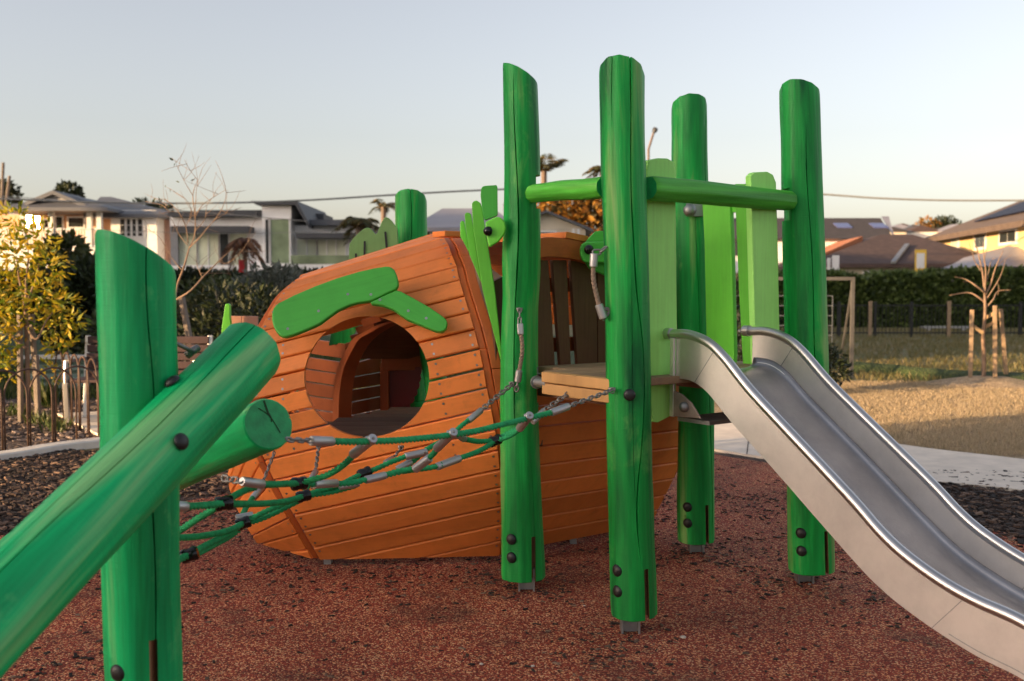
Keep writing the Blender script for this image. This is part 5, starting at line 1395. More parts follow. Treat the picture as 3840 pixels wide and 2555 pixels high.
hedge('clipped_hedge', (at(1150, 1030, 40).x - 16, 40), (at(1180, 1030, 40).x + 4, 40), 0.0, zh(1034, 40), 1.6, 15000, 0.28, F_dark, 'dark clipped hedge running below the white flat-roofed house')
hedge('clipped_hedge', (at(2560, 1030, 38).x, 38), (at(4200, 1030, 38).x, 37), 0.0, zh(1036, 38), 1.8, 26000, 0.24, F_hedge, 'green clipped hedge behind the black fence and football goal')
# --- shrubs and bushes on the left
def bush(name, label, spots, n, size, mat, group=None, asp=0.45, stems=True):
    c0 = spots[0][0]; o = thing(name, (c0.x, c0.y, 0), label, 'bush', group)
    V, Fs = clump_leaves(spots, n, size, asp); mesh('foliage', V, Fs, mat, o)
    if stems:
        mb = MB()
        for c, r in spots: branch(mb, [Vector((c0.x + rnd.uniform(-.1, .1), c.y, -0.02)), Vector(((c0.x + c.x) / 2, c.y, max(c.z * 0.5, 0.05))), c], 0.02, 0.006, 5)
        mb.build('stem', M_bark2, o)
    return o
def sp_b(L, Y, sc=1.0): return [(at(x, y, Y + rnd.uniform(-.4, .4)), r * sc) for x, y, r in L]
bush('dark_shrub', 'large dark twiggy shrub between the golden tree and the upright log', sp_b(((335, 1040, .38), (300, 1120, .5), (370, 1110, .5), (270, 1080, .36), (345, 1210, .55), (260, 1210, .5)), 17), 4200, 0.16, F_dark)
bush('leafy_shrub', 'fresh green shrub rising in front of the white verandah', sp_b(((240, 955, .32), (215, 1000, .34), (262, 930, .22)), 18), 700, 0.2, F_olive)
bush('round_bush', 'rounded green bush below the dark hedge near the leaning stake', sp_b(((790, 1180, .75), (850, 1160, .6), (740, 1200, .5)), 16), 2600, 0.11, F_olive)
bush('ochre_bush', 'olive-brown bush low among the garden stakes', sp_b(((760, 1240, .55), (830, 1235, .5), (700, 1250, .45)), 14), 1800, 0.09, foliage('ochre_leaf', [(0.05, 0.045, 0.015), (0.10, 0.08, 0.02), (0.04, 0.05, 0.015)]))
bush('silver_bush', 'pale silvery bush beside the carrot roof', sp_b(((1010, 1110, .55), (960, 1140, .5), (1060, 1090, .45)), 15), 2200, 0.10, F_grey)
bush('dark_bush', 'deep green bush behind the carrot tip', sp_b(((900, 1220, .7), (980, 1230, .6), (680, 1300, .5), (820, 1290, .5)), 13), 2800, 0.11, F_dark)
bush('low_shrub', 'low olive shrub behind the slatted bench', sp_b(((520, 1230, .6), (600, 1260, .5), (420, 1270, .5)), 15), 1800, 0.12, F_olive)
bush('fence_shrub', 'dark little shrub at the foot of the football goal', sp_b(((3090, 1365, .28), (3130, 1390, .22), (3060, 1340, .3)), 13.6), 700, 0.09, F_dark)
bush('path_shrub', 'dark green shrub seen between the lime panels', sp_b(((2760, 1250, .5), (2790, 1330, .4), (2740, 1150, .5)), 12.5), 1300, 0.11, F_dark)
for i, (x0, y0, x1, y1, Y) in enumerate(((714, 1290, 680, 1113, 11.5), (818, 1240, 817, 1095, 15), (877, 1200, 875, 1087, 16), (985, 1180, 980, 1073, 16))):
    stake(x0, y0, x1, y1, Y, 0.06, M_stakeg, ['grey stake leaning beside the bare sapling', 'grey garden stake in front of the rounded green bush', 'grey garden stake above the green fin', 'grey garden stake against the silvery bush'][i])
stake(1060, 1150, 1055, 1062, 16, 0.055, M_stakeg, 'grey garden stake nearest the carrot roof')

# --- grass tufts
def on_path(x, y):
    for a, b in zip(fb_[:-1], fb_[1:]):
        if min(a.x, b.x) <= x <= max(a.x, b.x): return y < a.y + (b.y - a.y) * (x - a.x) / (b.x - a.x + 1e-9) + 0.06
    return False
def tufts(name, region, n, h, mat, label, dens=None):
    out = []
    for i in range(n):
        x, y = region()
        if x > 0 and on_path(x, y): continue
        for k in range(5):
            d = Vector((rnd.uniform(-.5, .5), rnd.uniform(-.5, .5), 1)); out.append((Vector((x + rnd.uniform(-.03, .03), y + rnd.uniform(-.03, .03), -0.012)), d, rnd.uniform(.5, 1.3)))
    V, Fs = leaf_quads(out, h, 0.10); return tag(mesh(name, V, Fs, mat), label, 'grass', kind='stuff')
tufts('dry_grass', lambda: (lambda y: (y * rnd.uniform(0.26, 0.62), y))(rnd.uniform(8.3, 15.0)), 30000, 0.042, F_drygrass, 'dry straw-coloured grass beyond the concrete path')
tufts('field_grass', lambda: (lambda y: (y * rnd.uniform(0.22, 0.62), y))(rnd.uniform(14.8, 34.0)), 9000, 0.11, foliage('field_blade', [(0.08, 0.10, 0.03), (0.16, 0.14, 0.05), (0.24, 0.18, 0.07), (0.12, 0.13, 0.04)], trans=0.3), 'short green and brown field grass up to the fence')
tufts('verge_grass', lambda: (rnd.uniform(-8.5, 0.0), rnd.uniform(12.4, 22.0)), 7000, 0.16, F_grass, 'tall green grass behind the garden bed')
for i, (px, py) in enumerate(((145, 1595), (175, 1530), (60, 1560), (210, 1620))):
    g = ground(px, py); out = []
    for k in range(70): out.append((Vector((g.x + rnd.uniform(-.1, .1), g.y + rnd.uniform(-.1, .1), 0)), Vector((rnd.uniform(-.6, .6), rnd.uniform(-.6, .6), 1)), rnd.uniform(.5, 1.2)))
    V, Fs = leaf_quads(out, 0.16 if i != 1 else 0.34, 0.12)
    o = thing('grass_clump', (g.x, g.y, 0), ('tall upright grass clump beside the golden tree trunk' if i == 1 else 'small green grass clump growing in the grey bark bed'), 'plant', 'grass clumps in the bark bed'); mesh('blades', V, Fs, F_grass, o)
# ---------------------------------------------------------------- garden furniture on the left
M_iron = plain('rusty_iron', (0.085, 0.045, 0.030), 0.6, var=0.35, scale=20)
M_slat = plain('maroon_slat', (0.055, 0.026, 0.026), 0.5, var=0.2)
M_fsteel = plain('satin_frame', (0.50, 0.48, 0.46), 0.35, metal=0.8, var=0.15)
M_corr = plain('green_corrugated', (0.14, 0.20, 0.16), 0.45, var=0.2)
pad = [ground(*p) for p in ((215, 1560), (560, 1545), (1000, 1560), (1000, 1700), (380, 1645))]
V = [(p.x, p.y, 0.03) for p in pad] + [(p.x, p.y, -0.03) for p in pad]; n = len(pad)
tag(mesh('bench_pad', V, [tuple(range(n)), tuple(reversed(range(n, 2 * n)))] + [(i, n + i, n + (i + 1) % n, (i + 1) % n) for i in range(n)], M_conc), kind='structure')
Yn = 10.55
bx0 = at(318, 1500, Yn).x; bx1 = at(775, 1500, Yn).x
bench = thing('park_bench', ((bx0 + bx1) / 2, Yn, 0.03), 'park bench with dark maroon slats and pale metal legs on a concrete pad', 'bench')
for k in range(5):
    z = 0.46 + k * 0.088
    bevel(MB().box((bx0, Yn + 0.02 + k * 0.02, z), (bx1, Yn + 0.045 + k * 0.02, z + 0.078)).build('back_slat', M_slat, bench, axis=(1, 0, 0)), 0.006)
for k in range(4):
    bevel(MB().box((bx0, Yn - 0.42 + k * 0.105, 0.44), (bx1, Yn - 0.325 + k * 0.105, 0.47)).build('seat_slat', M_slat, bench, axis=(1, 0, 0)), 0.006)
for x in (bx0 - 0.01, bx1 + 0.01):
    mb = MB(); mb.bar((x, Yn + 0.03, 0.03), (x, Yn + 0.14, 0.90), 0.05, 0.035); mb.bar((x, Yn + 0.03, 0.43), (x, Yn - 0.43, 0.43), 0.05, 0.03); mb.bar((x, Yn - 0.40, 0.03), (x, Yn - 0.43, 0.43), 0.05, 0.03)
    lg = mb.build('bench_frame', M_fsteel, bench); bevel(lg, 0.005)
    MB().bar((x, Yn + 0.05, 0.66), (x, Yn - 0.40, 0.66), 0.05, 0.03).tube([(x, Yn - 0.40, 0.66), (x, Yn - 0.42, 0.55), (x, Yn - 0.42, 0.44)], 0.02, 8).build('armrest', M_fsteel, bench)
def hoops(label, starts, width, height, overlap, wire, group='wire hoop edging'):
    """row of interlaced iron hoops; starts = (point, direction, count)"""
    a, d, n = starts; a = Vector(a); d = Vector(d).normalized()
    o = thing('hoop_fence', a + d * width * n / 2, label, 'garden fence', group)
    for i in range(n):
        c0 = a + d * (i * overlap); c1_ = c0 + d * width; pts = [c0 + Vector((0, 0, -0.04)), c0 + Vector((0, 0, height - width * 0.55))]
        for k in range(1, 12):
            an = PI * k / 12; pts.append((c0 + c1_) / 2 - d * (width / 2 * math.cos(an)) + Vector((0, 0, height - width * 0.55 + width * 0.55 * math.sin(an))))
        pts += [c1_ + Vector((0, 0, height - width * 0.55)), c1_ + Vector((0, 0, -0.04))]
        MB().tube(pts, wire, 6).build('hoop', M_iron, o, smooth=True)
    return o
h0 = ground(-290, 1730); h1 = ground(375, 1652)
dv = h1 - h0; n_ = 6; ov = dv.length / (n_ + 0.9)
hoops('dark iron hoop edging along the kerb in the bark bed', (h0, dv, n_), ov * 1.9, 0.70, ov, 0.009)
g0 = ground(212, 1568); g1_ = ground(372, 1650); dv = g1_ - g0
hoops('rusty iron hoop edging turning away past the bench pad, lit copper', (g0, dv, 5), dv.length / 5.2 * 1.15, 0.74, dv.length / 5.2, 0.009)
# corrugated raised bed behind
rb = thing('raised_bed', (at(230, 1400, 13.2).x, 13.2, 0), 'green corrugated steel garden bed with a pale timber rim', 'planter')
x0, x1 = at(110, 1400, 13.2).x, at(335, 1400, 13.2).x
V, Fs = [], []; zt_ = at(200, 1345, 13.2).z
for k in range(25):
    z = zt_ * k / 24
    for x in (x0, x1): V.append((x, 13.2 + 0.02 * math.sin(k * 2 * PI / 6), z))
for k in range(24): Fs.append((2 * k, 2 * k + 1, 2 * k + 3, 2 * k + 2))
mesh('corrugated_side', V, Fs, M_corr, rb, smooth=True)
MB().box((x0, 13.24, 0), (x1, 14.4, zt_ - 0.05)).build('soil', M_mulch, rb)
MB().bar((x0 - .05, 13.2, zt_ + 0.02), (x1 + .05, 13.2, zt_ + 0.02), 0.12, 0.05).build('rim', M_conc2, rb)

# ---------------------------------------------------------------- sports field on the right
M_fence = plain('black_fence', (0.015, 0.015, 0.016), 0.5)
Yf = 29.0
fx0, fx1 = at(2600, 1200, Yf).x, at(4100, 1200, Yf).x
zf = at(3400, 1142, Yf).z; 
ff = thing('black_fence', ((fx0 + fx1) / 2, Yf, 0), 'low black tubular fence along the far side of the field', 'fence')
for x in [fx0 + (fx1 - fx0) * k / 11 for k in range(12)]:
    MB().box((x - 0.035, Yf - 0.035, -0.02), (x + 0.035, Yf + 0.035, zf + 0.08)).build('post', M_fence, ff)
for z in (0.12, zf - 0.03): MB().box((fx0, Yf - 0.018, z - 0.018), (fx1, Yf + 0.018, z + 0.018)).build('rail', M_fence, ff)
pk = MB(); x = fx0
while x < fx1: pk.box((x - 0.008, Yf - 0.030, 0.06), (x + 0.008, Yf - 0.019, zf)); x += 0.11
tag(pk.build('pickets', M_fence, ff), kind='stuff')
for px in (3261, 3556):
    x = at(px, 1150, Yf).x
    o = MB().box((x - 0.045, Yf - 0.10, -0.02), (x + 0.045, Yf - 0.04, zf + 0.1)).build('fence_post', M_stake); tag(o, {3261: 'pale timber post at the black fence, beside the football goal', 3556: 'pale timber post at the black fence, before the aluminium bench'}[px], 'post', 'timber posts at the field fence')
# football goal
Yg = gy(1418)
goal = thing('football_goal', (at(3190, 1400, Yg).x, Yg, 0), 'square metal football goal frame with a wire net', 'goal')
gx1 = at(3192, 1400, Yg).x; gx0 = gx1 - 2.9; zg = at(3190, 1052, Yg).z
M_goal = plain('goal_paint', (0.10, 0.095, 0.09), 0.5, var=0.2)
MB().box((gx1 - 0.026, Yg - 0.026, -0.02), (gx1 + 0.026, Yg + 0.026, zg)).build('post', M_goal, goal)
MB().box((gx0 - 0.035, Yg - 0.035, -0.02), (gx0 + 0.035, Yg + 0.035, zg)).build('post', M_goal, goal)
MB().box((gx0 - 0.026, Yg - 0.026, zg + 0.001), (gx1 + 0.026, Yg + 0.026, zg + 0.053)).build('crossbar', M_goal, goal)
nt_ = MB(); zn = at(3100, 1110, Yg + 0.6).z
for k in range(16):
    x = gx0 + (gx1 - 0.12 - gx0) * k / 15; nt_.box((x - 0.006, Yg + 0.59, 0.3), (x + 0.006, Yg + 0.602, zn))
for k in range(7):
    z = 0.32 + (zn - 0.32) * k / 6; nt_.box((gx0, Yg + 0.602, z - 0.006), (gx1 - 0.12, Yg + 0.612, z + 0.006))
nt_.build('wire_net', M_galv, goal)
for x in (gx0, gx1): MB().bar((x, Yg, zg), (x, Yg + 0.62, 0.0), 0.025).build('back_stay', M_goal, goal)
# far bench
Yq = 33.5
fb = thing('aluminium_bench', (at(3550, 1230, Yq).x, Yq, 0), 'long pale aluminium bench beyond the black fence', 'bench')
x0, x1 = at(3455, 1230, Yq).x, at(3640, 1230, Yq).x; zb = at(3550, 1224, Yq).z
MB().box((x0, Yq - 0.15, zb - 0.06), (x1, Yq + 0.15, zb)).build('seat', M_ferr, fb)
for px in (3478, 3608):
    x = at(px, 1230, Yq).x; MB().box((x - 0.08, Yq - 0.12, 0), (x + 0.08, Yq + 0.12, zb - 0.061)).build('leg', M_ferr, fb)
# signs
M_yel = plain('yellow_board', (0.65, 0.42, 0.05), 0.30, var=0.05); M_signw = plain('white_board', (0.62, 0.62, 0.62), 0.4, var=0.05)
def signpost(label, px, py0, py1, w, Y, mat, mat2=None):
    c = at(px, (py0 + py1) / 2, Y); z1 = at(px, py0, Y).z; z0 = at(px, py1, Y).z; o = thing('street_sign', (c.x, Y, 0), label, 'sign')
    MB().tube([(c.x, Y + 0.05, 0), (c.x, Y + 0.05, z1)], 0.03, 8).build('pole', M_galv, o)
    r = [(c.x - w / 2, Y, z0), (c.x + w / 2, Y - w * 0.4, z0), (c.x + w / 2, Y - w * 0.4, z1), (c.x - w / 2, Y, z1)]
    b = board('plate', r, 0.02, mat, o, 0.03)
    if mat2:
        m = 0.16
        i = [Vector(r[0]).lerp(Vector(r[2]), m), Vector(r[1]).lerp(Vector(r[3]), m), Vector(r[2]).lerp(Vector(r[0]), m), Vector(r[3]).lerp(Vector(r[1]), m)]
        board('face', [q + Vector((-0.004, -0.008, 0)) for q in i], 0.004, mat2, b, 0)
    return o
signpost('bright yellow road sign with a pale panel in front of the brown roof', 3449, 937, 1020, 0.42, 42, M_yel, M_signw)
signpost('plain white sign back seen beside the dark green post', 3132, 958, 1022, 0.27, 42, M_signw)
signpost('narrow white sign back next to a wider one, by the brown roof', 3107, 968, 1020, 0.13, 42.5, M_signw)

# ---------------------------------------------------------------- houses
M_white = plain('white_weatherboard', (0.80, 0.78, 0.75), 0.7, var=0.06, scale=1)
M_render = plain('white_render', (0.82, 0.82, 0.82), 0.75, var=0.05, scale=1)
M_cream = plain('cream_wall', (0.62, 0.54, 0.42), 0.75, var=0.06, scale=1)
M_yellow = plain('yellow_wall', (0.72, 0.52, 0.24), 0.75, var=0.06, scale=1)
M_brick = plain('pink_brick', (0.40, 0.24, 0.19), 0.8, var=0.15, scale=6)
M_trim = plain('white_trim', (0.72, 0.71, 0.69), 0.6, var=0.03)
M_roofg = plain('grey_metal_roof', (0.095, 0.10, 0.115), 0.5, var=0.1, scale=1)
M_roofl = plain('pale_metal_roof', (0.26, 0.25, 0.28), 0.45, var=0.1, scale=1)
M_roofd = plain('dark_tile_roof', (0.055, 0.045, 0.042), 0.7, var=0.25, scale=3)
M_roofb = plain('brown_tile_roof', (0.075, 0.047, 0.040), 0.75, var=0.3, scale=3)
M_fascia = plain('dark_fascia', (0.055, 0.058, 0.065), 0.6)
M_glassd = plain('dark_glass', (0.03, 0.035, 0.035), 0.08, var=0.2, spec=0.8)
M_glassg = plain('green_glass', (0.22, 0.28, 0.17), 0.10, var=0.3, scale=1, spec=0.8)
M_glassl = plain('curtained_glass', (0.62, 0.66, 0.50), 0.15, var=0.18, scale=0.8, spec=0.8)
M_sky = plain('skylight_glass', (0.10, 0.12, 0.28), 0.1)
M_warm_lit = plain('porch_wall_lit', (0.70, 0.40, 0.22), 0.7, var=0.12, scale=1)  # warm light falling on the porch wall is put into its colour
def hx(px, Y): return at(px, 1000, Y).x
def hz(py, Y): return at(1920, py, Y).z
def wallbox(par, x0, x1, y0, y1, z0, z1, mat, name='wall'):
    return MB().box((x0, y0, z0), (x1, y1, z1)).build(name, mat, par)
def window(par, x0, x1, z0, z1, Y, glass=None, panes=1, trim=M_trim, t=0.09):
    """frame proud of the wall, panes set back in it"""
    f = MB().box((x0 - t, Y - 0.06, z0 - t), (x0, Y + 0.02, z1 + t)).box((x1, Y - 0.06, z0 - t), (x1 + t, Y + 0.02, z1 + t)).box((x0, Y - 0.06, z1), (x1, Y + 0.02, z1 + t)).box((x0, Y - 0.07, z0 - t), (x1, Y + 0.02, z0))
    for k in range(1, panes):
        x = x0 + (x1 - x0) * k / panes; f.box((x - t * .4, Y - 0.05, z0), (x + t * .4, Y + 0.02, z1))
    w = f.build('window', trim, par)
    for k in range(panes):
        a = x0 + (x1 - x0) * k / panes + (t * .4 if k else 0); b = x0 + (x1 - x0) * (k + 1) / panes - (t * .4 if k < panes - 1 else 0)
        MB().box((a, Y - 0.012, z0), (b, Y - 0.004, z1)).build('pane', glass or M_glassd, w)
    return w
def gable(par, x0, x1, y0, y1, ze, zr, mat, ov=0.5, name='roof', hip=0.0, th=0.18):
    """ridge along y (faces the camera); hip>0 slopes the front"""
    xm = (x0 + x1) / 2
    V = [(x0 - ov, y0 - ov, ze), (x1 + ov, y0 - ov, ze), (xm, y0 - ov + hip, zr), (x0 - ov, y1 + ov, ze), (x1 + ov, y1 + ov, ze), (xm, y1 + ov - hip, zr)]
    V += [(a, b, c - th) for a, b, c in V]
    if hip: Fs = [(0, 2, 5, 3), (1, 4, 5, 2), (0, 1, 2), (3, 5, 4), (6, 9, 10, 7), (0, 6, 7, 1), (0, 3, 9, 6), (1, 7, 10, 4), (3, 4, 10, 9)]
    else: Fs = [(0, 2, 5, 3), (1, 4, 5, 2), (6, 9, 11, 8), (7, 8, 11, 10), (0, 6, 8, 2), (2, 8, 7, 1), (3, 5, 11, 9), (5, 4, 10, 11), (0, 3, 9, 6), (1, 7, 10, 4)]
    return mesh(name, V, Fs, mat, par)
def hipx(par, x0, x1, y0, y1, ze, zr, r0, r1, mat, ov=0.6, name='roof', th=0.2):
    """hipped, ridge along x from r0 to r1"""
    ym = (y0 + y1) / 2
    V = [(x0 - ov, y0 - ov, ze), (x1 + ov, y0 - ov, ze), (x1 + ov, y1 + ov, ze), (x0 - ov, y1 + ov, ze), (r0, ym, zr), (r1, ym, zr)]
    V += [(a, b, c - th) for a, b, c in V[:4]]
    Fs = [(0, 1, 5, 4), (1, 2, 5), (2, 3, 4, 5), (3, 0, 4), (0, 6, 7, 1), (1, 7, 8, 2), (2, 8, 9, 3), (3, 9, 6, 0), (9, 8, 7, 6)]
    return mesh(name, V, Fs, mat, par)

# white weatherboard house with verandah
Y = 56.0
h = thing('verandah_house', (hx(300, Y), Y + 4, 0), 'white two-storey house with a verandah, grey gable roof and balustrade', 'house')
xa, xb, xc, xd = hx(70, Y), hx(385, Y), hx(385, Y), hx(562, Y)
ze, zb, zr = hz(790, Y), hz(912, Y), hz(722, Y)
wallbox(h, xa - 3, xb, Y + 2.2, Y + 9, 0, ze - 0.05, M_warm_lit)                # back wall of the verandah
wallbox(h, xa - 3, xb, Y, Y + 2.19, 0, zb - 0.25, M_white)                  # lower storey
for px in (85, 192, 335, 372):
    x = hx(px, Y); wallbox(h, x - 0.13, x + 0.13, Y + 0.05, Y + 0.31, zb - 0.24, ze - 0.06, M_trim, 'verandah_post')
zr0 = hz(856, Y); rl = MB().box((xa - 3, Y + 0.12, zr0 - 0.09), (xb, Y + 0.22, zr0)).box((xa - 3, Y + 0.12, zb - 0.22), (xb, Y + 0.22, zb - 0.12))
br_ = rl.build('balustrade', M_trim, h); bl_ = MB(); x = xa - 3
while x < xb: bl_.box((x, Y + 0.14, zb - 0.12), (x + 0.07, Y + 0.2, zr0 - 0.09)); x += 0.16
tag(bl_.build('balusters', M_trim, br_), kind='stuff')
sl2 = MB(); 
for k in range(9):
    z = zb - 0.45 - k * 0.27; x_ = hx(300, Y); MB().box((x_, Y - 0.06, z), (xb, Y - 0.005, z + 0.16)).build('slat', M_trim, h)
for px0, px1, pz0, pz1 in ((172, 186, 826, 852), (216, 238, 815, 854), (262, 318, 818, 852)):
    window(h, hx(px0, Y + 2.2), hx(px1, Y + 2.2), hz(pz1, Y + 2.2), hz(pz0, Y + 2.2), Y + 2.19, M_glassd)
# casement standing open and catching the sun
wc = at(120, 836, Y + 1.6); nrm = ((CAM - wc).normalized() + to_sun).normalized(); sdv = nrm.cross(Vector((0, 0, 1))).normalized(); upv = sdv.cross(nrm)
M_mirr, nt_m, b_m = newmat('sunstruck_glass'); b_m.inputs['Base Color'].default_value = (0.8, 0.8, 0.78, 1); b_m.inputs['Metallic'].default_value = 0.9; b_m.inputs['Roughness'].default_value = 0.12
nzm = nd(nt_m, 'ShaderNodeTexNoise', Scale=1.5); bpm = nd(nt_m, 'ShaderNodeBump', Strength=0.05); nt_m.links.new(nzm.outputs[0], bpm.inputs['Height']); nt_m.links.new(bpm.outputs[0], b_m.inputs['Normal'])
for k in (-0.38, 0.38):
    pn = MB().obox(wc + sdv * k * 0 + Vector((0.35 * k * 2 - 0.0, 0, 0)) * 0.9, sdv * 0.26, nrm * 0.02, upv * 0.40).build('open_casement', M_mirr, h)
gable(h, xa, xb, Y - 0.2, Y + 9, ze + 0.1, zr, M_roofg, ov=0.7, hip=1.8)
# small gable on the hip
gz0, gz1 = hz(752, Y - 0.3), hz(724, Y - 0.3); gm = hx(212, Y - .3)
mesh('gable_vent', [(hx(150, Y), Y - 0.3, gz0), (hx(290, Y), Y - 0.3, gz0), (gm, Y - 0.3, gz1 - 0.15), (hx(150, Y), Y + 1.5, gz0), (hx(290, Y), Y + 1.5, gz0), (gm, Y + 1.5, gz1 - 0.15)], [(0, 1, 2), (0, 2, 5, 3), (1, 4, 5, 2), (0, 3, 4, 1)], plain('vent_louvre', (0.30, 0.29, 0.29), 0.7), h)
GV = [(hx(118, Y), Y - 0.6, gz0 - .12), (gm, Y - 0.6, gz1 + .12), (hx(345, Y), Y - 0.6, gz0 - .25)]
mesh('gable_roof', GV + [(a, b + 3.4, c) for a, b, c in GV] + [(a, b, c - .22) for a, b, c in GV] + [(a, b + 3.4, c - .22) for a, b, c in GV], [(0, 1, 4, 3), (1, 2, 5, 4), (0, 6, 7, 1), (1, 7, 8, 2), (6, 9, 10, 7), (7, 10, 11, 8)], M_roofg, h)
wallbox(h, xc + 0.02, xd, Y + 1.2, Y + 10, 0, hz(800, Y + 1.2), M_white)
wallbox(h, xd + 0.01, hx(618, Y + 2), Y + 2.4, Y + 10, 0, hz(822, Y + 2.4), M_brick)
for k in range(14):
    z = 0.4 + k * 0.42; wallbox(h, xc + 0.02, xd, Y + 1.17, Y + 1.199, z, z + 0.03, M_trim, 'weatherboard_lap')
window(h, hx(455, Y + 1.2), hx(538, Y + 1.2), hz(886, Y + 1.2), hz(822, Y + 1.2), Y + 1.19, M_glassd, 4, t=0.14)
window(h, hx(566, Y + 2.4), hx(576, Y + 2.4), hz(880, Y + 2.4), hz(832, Y + 2.4), Y + 2.39, M_glassd)
window(h, hx(604, Y + 2.4), hx(610, Y + 2.4), hz(880, Y + 2.4), hz(842, Y + 2.4), Y + 2.39, M_glassd)
zz = hz(805, Y + 1.2)
hipx(h, hx(330, Y), hx(606, Y), Y + 1.2, Y + 11, zz, hz(738, Y + 6), hx(380, Y + 6), hx(420, Y + 6), M_roofg, ov=0.5)

# white modern house
Y = 54.0
h = thing('modern_house', (hx(960, Y), Y + 5, 0), 'white flat-roofed modern house with dark eaves and tall glazed stair tower', 'house')
def W(x0, x1, y0, y1, dy, mat, name='wall', deep=8.0, bz=None):
    yy = Y + dy; return wallbox(h, hx(x0, yy), hx(x1, yy), yy, yy + deep, hz(y1, yy) if bz is None else bz, hz(y0, yy), mat, name)
W(640, 984, 812, 1100, 0, M_render, bz=0); W(1095, 1345, 846, 1100, 0.4, M_render, bz=0); W(985, 1094, 768, 1100, -0.5, M_render, bz=0, deep=7)
W(632, 966, 794, 812, -0.7, M_fascia, 'roof_slab', deep=9); W(745, 985, 788, 794, 0.5, M_fascia, 'roof_slab', deep=6)
W(644, 934, 848, 871, -1.3, M_fascia, 'awning', deep=1.2); W(1110, 1330, 874, 893, -1.0, M_fascia, 'awning', deep=1.3); W(1150, 1345, 824, 845, -0.3, M_roofg, 'roof_slab', deep=8)
W(1150, 1215, 802, 823, 3.0, M_fascia, 'roof_plant', deep=3)
yt_ = Y - 1.0
z0, z1 = hz(768, yt_), hz(754, yt_)
V = [(hx(944, yt_), yt_, z0 + 0.12), (hx(1116, yt_), yt_, z0), (hx(1116, yt_), yt_, z1), (hx(942, yt_), yt_, z1)]
x2 = hx(1158, yt_); zz = hz(843, yt_)
mesh('tower_roof', [(hx(942, yt_), yt_, z1), (hx(1116, yt_), yt_, z1), (x2, yt_, zz + .1), (x2, yt_, zz - 0.15), (hx(1108, yt_), yt_, z0), (hx(962, yt_), yt_, z0)] + [(a, yt_ + 8, c) for a, b, c in [(hx(942, yt_), 0, z1), (hx(1116, yt_), 0, z1), (x2, 0, zz + .1), (x2, 0, zz - .15), (hx(1108, yt_), 0, z0), (hx(962, yt_), 0, z0)]],
     [(5, 4, 1, 0), (4, 3, 2, 1), (0, 1, 7, 6), (1, 2, 8, 7), (2, 3, 9, 8), (3, 4, 10, 9), (4, 5, 11, 10), (5, 0, 6, 11), (6, 7, 10, 11), (7, 8, 9, 10)], M_fascia, h)
def Win(x0, x1, y0, y1, dy, g, p): yy = Y + dy; return window(h, hx(x0, yy), hx(x1, yy), hz(y1, yy), hz(y0, yy), yy - 0.01, g, p, t=0.08)
Win(668, 740, 874, 994, 0, M_glassl, 1); Win(744, 822, 874, 994, 0, M_glassl, 2); Win(826, 860, 874, 994, 0, M_glassd, 1); Win(864, 928, 874, 994, 0, M_glassl, 1)
Win(998, 1012, 824, 988, -0.5, M_glassd, 1); Win(1015, 1086, 824, 988, -0.5, M_glassg, 1); Win(1116, 1188, 900, 990, 0.4, M_glassl, 2); Win(1192, 1296, 900, 990, 0.4, M_glassl, 3)
W(640, 985, 996, 1020, -1.6, M_render, 'balcony_slab', deep=1.5); W(985, 1345, 992, 1016, -1.9, M_render, 'balcony_slab', deep=1.3)
gb = W(1090, 1330, 958, 991, -1.88, M_glassg, 'balcony_glass', deep=0.03)
W(640, 668, 850, 1000, -0.25, plain('grey_panel', (0.22, 0.23, 0.25), 0.6), 'side_panel', deep=0.2)

# grey-roofed house behind the carrot and gabled house beyond the door
Y = 50.0
h = thing('grey_roof_house', (hx(1750, Y), Y + 4, 0), 'long low house with a pale grey metal roof behind the carrot roof', 'house')
wallbox(h, hx(1590, Y), hx(1905, Y), Y, Y + 8, 0, hz(862, Y), plain('shaded_brick', (0.20, 0.15, 0.11), 0.8))
hipx(h, hx(1590, Y), hx(1905, Y), Y, Y + 8, hz(856, Y), hz(782, Y + 4), hx(1660, Y + 4), hx(1850, Y + 4), M_roofl)
window(h, hx(1620, Y), hx(1700, Y), hz(905, Y), hz(872, Y), Y - 0.01)
Y = 46.0
h = thing('gabled_house', (hx(2070, Y), Y + 4, 0), 'cream house with a broad gable, seen between the two tower posts', 'house')
wallbox(h, hx(1900, Y), hx(2195, Y), Y, Y + 9, 0, hz(862, Y), M_cream)
mesh('gable_wall', [(hx(1895, Y), Y, hz(862, Y) + .01), (hx(2195, Y), Y, hz(862, Y) + .01), (hx(2048, Y), Y, hz(797, Y))], [(0, 1, 2)], M_cream, h)
gable(h, hx(1900, Y), hx(2195, Y), Y, Y + 9, hz(862, Y), hz(790, Y), M_roofg, ov=0.35, th=0.12)
window(h, hx(1960, Y), hx(2080, Y), hz(905, Y), hz(872, Y), Y - 0.01, M_glassd, 2)
for px in (2140, 2158): wallbox(h, hx(px, Y), hx(px + 9, Y), Y - 1.2, Y - 1.05, 0, hz(864, Y), M_trim, 'verandah_post')

